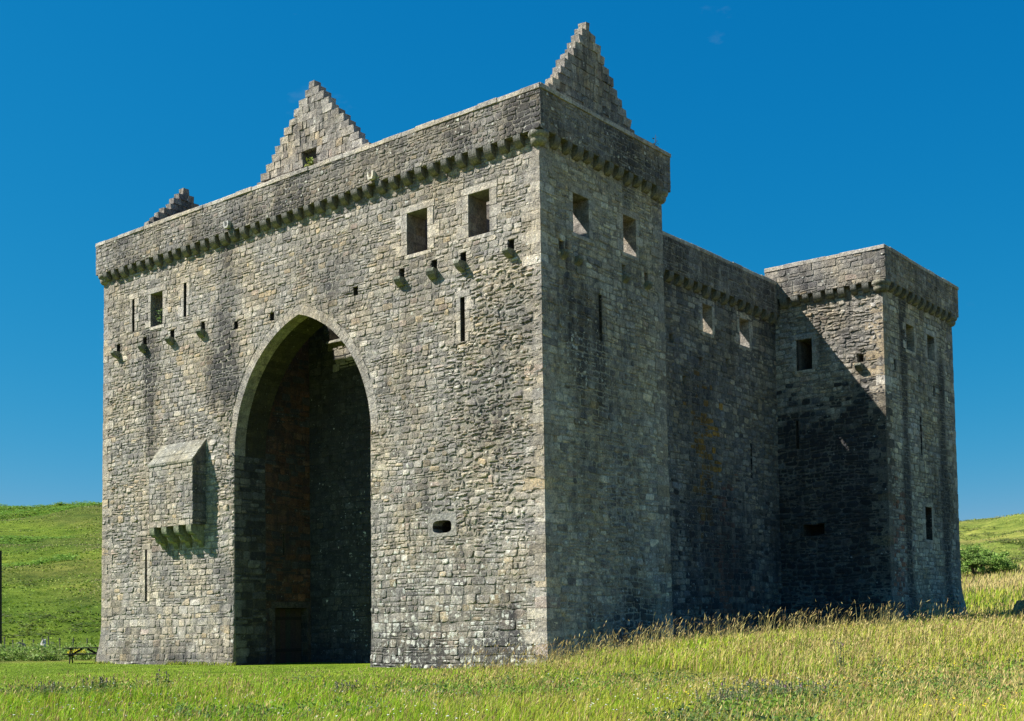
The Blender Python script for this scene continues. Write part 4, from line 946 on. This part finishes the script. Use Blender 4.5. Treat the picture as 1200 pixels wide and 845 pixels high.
# wild flowers
mb=MB()
def dots(n,a0,a1,r0,r1,cols,s,hz,cond=None):
    x,y,r=sample(n,r0,r1,a0,a1,p=1.0,rng=rng)
    for a,b in zip(x,y):
        if lawn(a,b)>.1 or (cond and not cond(a,b)): continue
        z=float(ground(a,b))+rng.uniform(*hz); c=np.array(cols[rng.integers(len(cols))]); q=s*rng.uniform(.7,1.3)
        v=[(a+q*math.cos(t),b+q*math.sin(t),z+q*.45*math.sin(t*2+a)) for t in np.linspace(0,6.283,7)[:-1]]+[(a,b,z-q*.5)]
        mb.add(v,[[i,(i+1)%6,6] for i in range(6)]+[[0,1,2,3,4,5]],(*c,0))
dots(420,-32,-12,17,31,[(.75,.58,.02),(.8,.66,.05)],.022,(.36,.5),lambda a,b:noi(a,b,.5,280)>-.1)
dots(520,-66,-26,17,31,[(.75,.75,.68),(.68,.7,.6)],.017,(.34,.5),lambda a,b:noi(a,b,.5,281)>-.2)
fl=mb.build('wild_flowers',LEAF); fl['kind']='stuff'

# ------------------------------------------------------------------ single plants
def thistle(X_,Y_,H,spread,label,heads_,seed,leafy=1.0,grp=None,cols=None,name='thistle',cat='thistle'):
    rg=np.random.default_rng(seed); mb=MB(); z0=float(ground(X_,Y_)); cols=cols or [(.17,.26,.09),(.21,.29,.12),(.14,.22,.07)]
    tips=[]
    for k in range(heads_):
        a=rg.uniform(0,6.28); q=spread*rg.uniform(.1,1); bx,by=X_+q*math.cos(a),Y_+q*math.sin(a); hh=H*rg.uniform(.65,1.0)
        tx,ty=bx+rg.normal(0,.06),by+rg.normal(0,.06); mb.tube((bx,by,z0-.03),(tx,ty,z0+hh),.009,.006,(.12,.15,.075,0),5); tips.append((tx,ty,z0+hh))
        for j in range(int(9*leafy)):
            t=rg.uniform(.1,.95); px,py,pz=bx+(tx-bx)*t,by+(ty-by)*t,z0+hh*t; an=rg.uniform(0,6.28); L=.16*(1.15-t)+.05
            d=np.array((math.cos(an),math.sin(an),rg.uniform(.1,.7))); sd=np.array((-math.sin(an),math.cos(an),0))*L*.22; p=np.array((px,py,pz))
            c=np.array(cols[rg.integers(len(cols))])*rg.uniform(.8,1.2)
            mb.add([p,p+d*L*.45+sd,p+d*L+np.array((0,0,-.03)),p+d*L*.45-sd],[[0,1,2,3]],(*c,0))
    m2=mb
    for (a,b,z) in tips:
        m2.lathe(a,b,[(0,z-.01),(.017,z),(.02,z+.02),(.013,z+.032),(.02,z+.045),(0,z+.048)],(.26,.14,.20,0) if rg.random()<.10 else (.24,.23,.13,0),7)
    o=mb.build(name,LEAF); return tag(o,label,cat,grp)
def at(u,v,dist):
    """a point in plan seen in that direction, at that distance"""
    q=f2+r3*((u-600)/1449.04)-u3*((v-422.5-251.17)/1449.04); k=dist/math.hypot(q.x,q.y); return CAM[0]+q.x*k,CAM[1]+q.y*k
P_=at(905,800,24); thistle(*P_,.58,1.2,'broad grey-green thistle clump with small purple heads in the near meadow',95,901,2.6)
P_=at(848,805,22); thistle(*P_,.5,.55,'smaller thistle clump to the left of the broad grey-green one',34,902,2.2)
P_=at(985,772,31); thistle(*P_,.98,.12,'lone tall thin thistle with bare brown heads on the sloping meadow',5,903,.8)
for i,(u,d,hh) in enumerate(((183,31.5,.75),(195,31.3,.62))):
    P_=at(u,805,d); thistle(*P_,hh,.08,('taller' if i==0 else 'shorter')+' of two dark dock stems standing up before the mown lawn',3,910+i,1.6,None,[(.05,.085,.03),(.07,.105,.035)],'dock_plant','weed')
P_=at(60,800,29); thistle(*P_,.5,.5,'leafy dark weed clump at the meadow edge left of the dock stems',20,912,1.8,None,DK,'weed_clump','weed')
P_=at(112,800,30); thistle(*P_,.55,.42,'dark leafy weed clump in front of the castle corner',18,913,1.8,None,DK,'weed_clump','weed')
P_=at(400,806,29); thistle(*P_,.5,.5,'dark leafy weed clump in the grass below the arch',18,914,1.8,None,DK,'weed_clump','weed')

def fern(name,P,rr,label,cat,cols,seed,n=60,size=.12,stem=True):
    rg=np.random.default_rng(seed); mb=MB()
    if stem:
        for k in range(5): 
            e=np.array(P)+rg.normal(0,1,3)*np.array(rr)*.7; mb.tube(P,e,.012,.006,(.09,.09,.04,0),5)
    leafcl(mb,P,n,rr,size,cols,rg); o=mb.build(name,LEAF); return tag(o,label,cat)
YG=[(.20,.24,.04),(.16,.22,.04),(.24,.25,.06)]
fern('wall_fern',(-12.25,.55,20.55),(.3,.16,.28),'tuft of yellow-green fern growing in the window of the sunlit gable','fern',YG,920,50,.10)
fern('wall_fern',(-.5,2.9,20.35),(.14,.26,.2),'small yellow-green fern rooted at the foot of the shaded corner gable','fern',YG,921,45,.09)
fern('wall_fern',(-24.6,2.6,21.2),(.34,.4,.42),'bright green tuft growing on the broken gable at the far end','fern',YG,922,70,.13)
fern('wall_shrub',(-22.0,.25,15.85),(.28,.22,.42),'green sapling growing inside the small square window above the closet','shrub',[(.10,.17,.05),(.14,.20,.06)],923,60,.10)
# bare twig on the tower coping
mb=MB(); q0=(-.1,7.35,20.0)
for a,b in (((-.1,7.35,19.95),(.0,7.5,20.35)),((-.03,7.45,20.2),(-.05,7.75,20.5)),((0,7.5,20.35),(.05,7.45,20.62))): mb.tube(a,b,.014,.007,(.06,.055,.04,0),5)
leafcl(mb,(0,7.55,20.4),12,(.12,.2,.18),.05,[(.08,.1,.04)],rng); tag(mb.build('twig',LEAF),'thin dark twig sprouting from the tower coping beside the corner gable','twig')
# bush on the rise to the right
def bush(name,C,rx,h,label,cat,cols,seed,n=4200,leaf=.12):
    rg=np.random.default_rng(seed); root=empty(name,C); mb=MB()
    for k in range(9):
        a=rg.uniform(0,6.28); e=np.array((math.cos(a)*rx*rg.uniform(.3,.8),math.sin(a)*rx*rg.uniform(.3,.7),h*rg.uniform(.5,.85))); m=e*.5+np.array((0,0,.25))
        mb.tube((0,0,-.2),m,.07,.045,(.09,.075,.055,0),6); mb.tube(m,e,.045,.015,(.09,.075,.055,0),5)
    mb.build('trunk',WOOD,root); mb=MB()
    for k in range(70):
        a=rg.uniform(0,6.28); q=rg.random()**.6*rx; zz=h*(.12+.62*rg.random())*(1-.5*(q/rx)**2)+h*.06; s=rg.uniform(.28,.55)
        leafcl(mb,(q*math.cos(a),q*math.sin(a)*.8,zz),n//70,(s*1.3,s*1.2,s*.75),leaf,np.array(cols)*rg.uniform(.75,1.3),rg)
    mb.build('crown',LEAF,root); return tag(root,label,cat)
X_,Y_=polar(-18.35,116); bush('hawthorn_bush',(X_,Y_,float(ground(X_,Y_))),3.3,2.9,'low dark green spreading bush on the rise right of the castle','bush',[(.15,.26,.045),(.24,.34,.08),(.15,.25,.05)],930,9000)
# ------------------------------------------------------------------ things at the left, beyond the lawn
# picnic table
pt=tag(empty('picnic_table',(0,0,0)),'dark timber picnic table with fixed benches beside the castle corner','table')
DW=(.045,.037,.03,0)
def bar(a,b,w,h): 
    m=MB(); a=np.array(a,float);b=np.array(b,float);d=b-a;d/=np.linalg.norm(d);s=np.cross(d,(0,0,1.)) 
    s=s/np.linalg.norm(s) if np.linalg.norm(s)>.1 else np.array((1.,0,0)); t=np.cross(s,d)
    P=[a-s*w/2-t*h/2,a+s*w/2-t*h/2,b+s*w/2-t*h/2,b-s*w/2-t*h/2,a-s*w/2+t*h/2,a+s*w/2+t*h/2,b+s*w/2+t*h/2,b-s*w/2+t*h/2]; m.box(P,DW); return m
def multi(name,bars,parent):
    m=MB()
    for b in bars: 
        q=bar(*b); m.add(np.concatenate(q.v),[f for f in q.f],q.c[0][0])
    return m.build(name,WOOD,parent)
multi('table_top',[((-.9,-.32+k*.16,.74),(.9,-.32+k*.16,.74),.145,.045) for k in range(5)],pt)
for s_ in (-1,1):
    multi('seat',[((-.9,s_*(.68+k*.15),.45),(.9,s_*(.68+k*.15),.45),.135,.045) for k in range(2)],pt)
    multi('end_frame',[((s_*.62,-.28,.71),(s_*.62,-.62,0),.05,.10),((s_*.62,.28,.71),(s_*.62,.62,0),.05,.10),((s_*.62,-.86,.40),(s_*.62,.86,.40),.05,.10),((s_*.62,-.36,.69),(s_*.62,.36,.69),.05,.08)],pt)
    multi('brace',[((s_*.60,0,.42),(s_*.12,0,.70),.05,.09)],pt)
X_,Y_=polar(-58.0,62.6); pt.location=(X_,Y_,float(ground(X_,Y_))); pt.rotation_euler=(0,0,rad(52))
# wire fence
fe=tag(empty('wire_fence'),'old post-and-wire fence running along the foot of the green hill','fence')
prev=None; m=MB()
for k,(a,q) in enumerate(((-64,78),(-62.6,79.5),(-61.25,80.5),(-60.92,81.5),(-60.5,82.5),(-60.1,84),(-59.72,85.5),(-59.45,87),(-59.0,88.5),(-58.5,90),(-57.9,92),(-57.2,94),(-56.3,96))):
    X_,Y_=polar(a,q); z=float(ground(X_,Y_)); hh=1.15+rng.uniform(-.12,.12); t=rng.normal(0,.03,2)
    b=MB(); b.tube((X_,Y_,z-.2),(X_+t[0],Y_+t[1],z+hh),.045,.04,(.15,.14,.12,0),7); b.build('fence_post',WOOD,fe)
    if prev is not None:
        for w_ in (.45,.75,1.02): m.tube((prev[0],prev[1],prev[2]+w_),(X_,Y_,z+w_),.006,.006,(.12,.115,.11,0),4)
    prev=(X_,Y_,z)
m.build('wire',WOOD,fe)
# utility pole at the left edge
X_,Y_=polar(-61.44,95); z=float(ground(X_,Y_)); m=MB(); m.tube((X_,Y_,z-.3),(X_,Y_,z+7.0),.15,.12,(.04,.036,.034,0),10)
po=m.build('wooden_pole',WOOD); tag(po,'tall dark wooden pole at the left edge before the green hill','pole')
m=MB(); m.tube((X_-.12,Y_,z+2.6),(X_+.2,Y_,z+2.6),.03,.03,(.05,.05,.05,0),6); m.build('pole_step',WOOD,po)
# boulders
def boulder(X_,Y_,sx,sy,sz,col,label,seed,tilt=0.2):
    rg=np.random.default_rng(seed); V=[];n=12;m=7
    for i in range(m+1):
        th=i/m*math.pi
        for j in range(n):
            a=j/n*6.283; q=1+.16*math.sin(2*a+th*2+seed)+.10*math.sin(3*a-th*3)+rg.uniform(-.05,.05); V.append((sx*q*math.sin(th)**.7*math.cos(a),sy*q*math.sin(th)**.7*math.sin(a),sz*.7*q*math.cos(th)+sz*.45))
    b=MB(); b.add(np.array(V)+np.array((X_,Y_,float(ground(X_,Y_)))),[[i*n+j,i*n+(j+1)%n,(i+1)*n+(j+1)%n,(i+1)*n+j] for i in range(m) for j in range(n)],col); o=b.build('boulder',STONE); return tag(o,label,'boulder')
X_,Y_=polar(-60.63,83); boulder(X_,Y_,.35,.35,.75,(.36,.32,.28,.4),'weathered pale boulder by the wire fence, the larger and greyer one',3)
X_,Y_=polar(-59.69,84); boulder(X_,Y_,.20,.18,.85,(.62,.60,.57,.5),'small white upright stone by the wire fence',5)
X_,Y_=at(1207,728,47); boulder(X_,Y_,.62,.7,.55,(.36,.215,.10,-.3),'rust-brown boulder in the long grass at the right edge of the meadow',8)
# yellow flowering clump behind the table
X_,Y_=polar(-58.35,72); fern('ragwort_clump',(X_,Y_,float(ground(X_,Y_))+.38),(.8,.4,.2),'bright yellow flowering clump behind the picnic table','flowering plant',[(.75,.62,.02),(.7,.55,.02),(.3,.32,.03)],940,260,.07)

# ------------------------------------------------------------------ light
SUNV=Vector((.92,.75,-1.27)).normalized()          # direction the light travels
elev=math.asin(-SUNV.z); azs=math.atan2(-SUNV.x,-SUNV.y) # compass-like angle of the sun from +Y towards +X
sd=bpy.data.lights.new('sun','SUN'); so=bpy.data.objects.new('sun',sd); COL.objects.link(so)
sd.energy=4.6; sd.angle=rad(.53); sd.color=(1,.96,.89); so.rotation_euler=SUNV.to_track_quat('-Z','Y').to_euler(); so.location=(-40,-40,60)
wd_=bpy.data.worlds.new('World'); SC.world=wd_; wd_.use_nodes=True
nt=wd_.node_tree; ns=nt.nodes; ln=nt.links; ns.clear()
out=ns.new('ShaderNodeOutputWorld'); bg=ns.new('ShaderNodeBackground'); sky=ns.new('ShaderNodeTexSky')
sky.sky_type='NISHITA'; sky.sun_disc=False; sky.sun_elevation=elev; sky.sun_rotation=azs; sky.altitude=300; sky.air_density=1.0; sky.dust_density=0.0; sky.ozone_density=3.5
# deep polarised blue: each channel of the sky gets its own contrast
sp=ns.new('ShaderNodeSeparateColor'); hs=ns.new('ShaderNodeCombineColor'); ln.new(sky.outputs[0],sp.inputs[0])
for k,(ex,sc_) in enumerate(((3.0,.012),(.70,.60),(.40,1.47))): ln.new(math_(ns,ln,'MULTIPLY',math_(ns,ln,'POWER',sp.outputs[k],ex),sc_),hs.inputs[k])
tcw=ns.new('ShaderNodeTexCoord'); mpw=ns.new('ShaderNodeMapping'); mpw.inputs['Scale'].default_value=(5,5,11); mpw.inputs['Location'].default_value=(2.3,.7,1.9); ln.new(tcw.outputs['Generated'],mpw.inputs['Vector'])
nw=ns.new('ShaderNodeTexNoise'); nw.inputs['Scale'].default_value=1.7; nw.inputs['Detail'].default_value=9; nw.inputs['Roughness'].default_value=.62; ln.new(mpw.outputs[0],nw.inputs['Vector'])
rw=ramp(ns,[(.64,(0,0,0)),(.84,(.10,.10,.10))]); ln.new(nw.outputs[0],rw.inputs[0])
wisp=mix(ns,ln,rw.outputs[0],hs.outputs[0],(3.4,3.6,3.8)); ln.new(wisp,bg.inputs[0]); bg.inputs[1].default_value=.095; ln.new(bg.outputs[0],out.inputs[0])
SC.render.engine='CYCLES'
SC.view_settings.view_transform='Standard'; SC.view_settings.look='None'; SC.view_settings.exposure=1.05; SC.view_settings.gamma=1
SC.cycles.max_bounces=6; SC.cycles.diffuse_bounces=3; SC.cycles.use_denoising=True
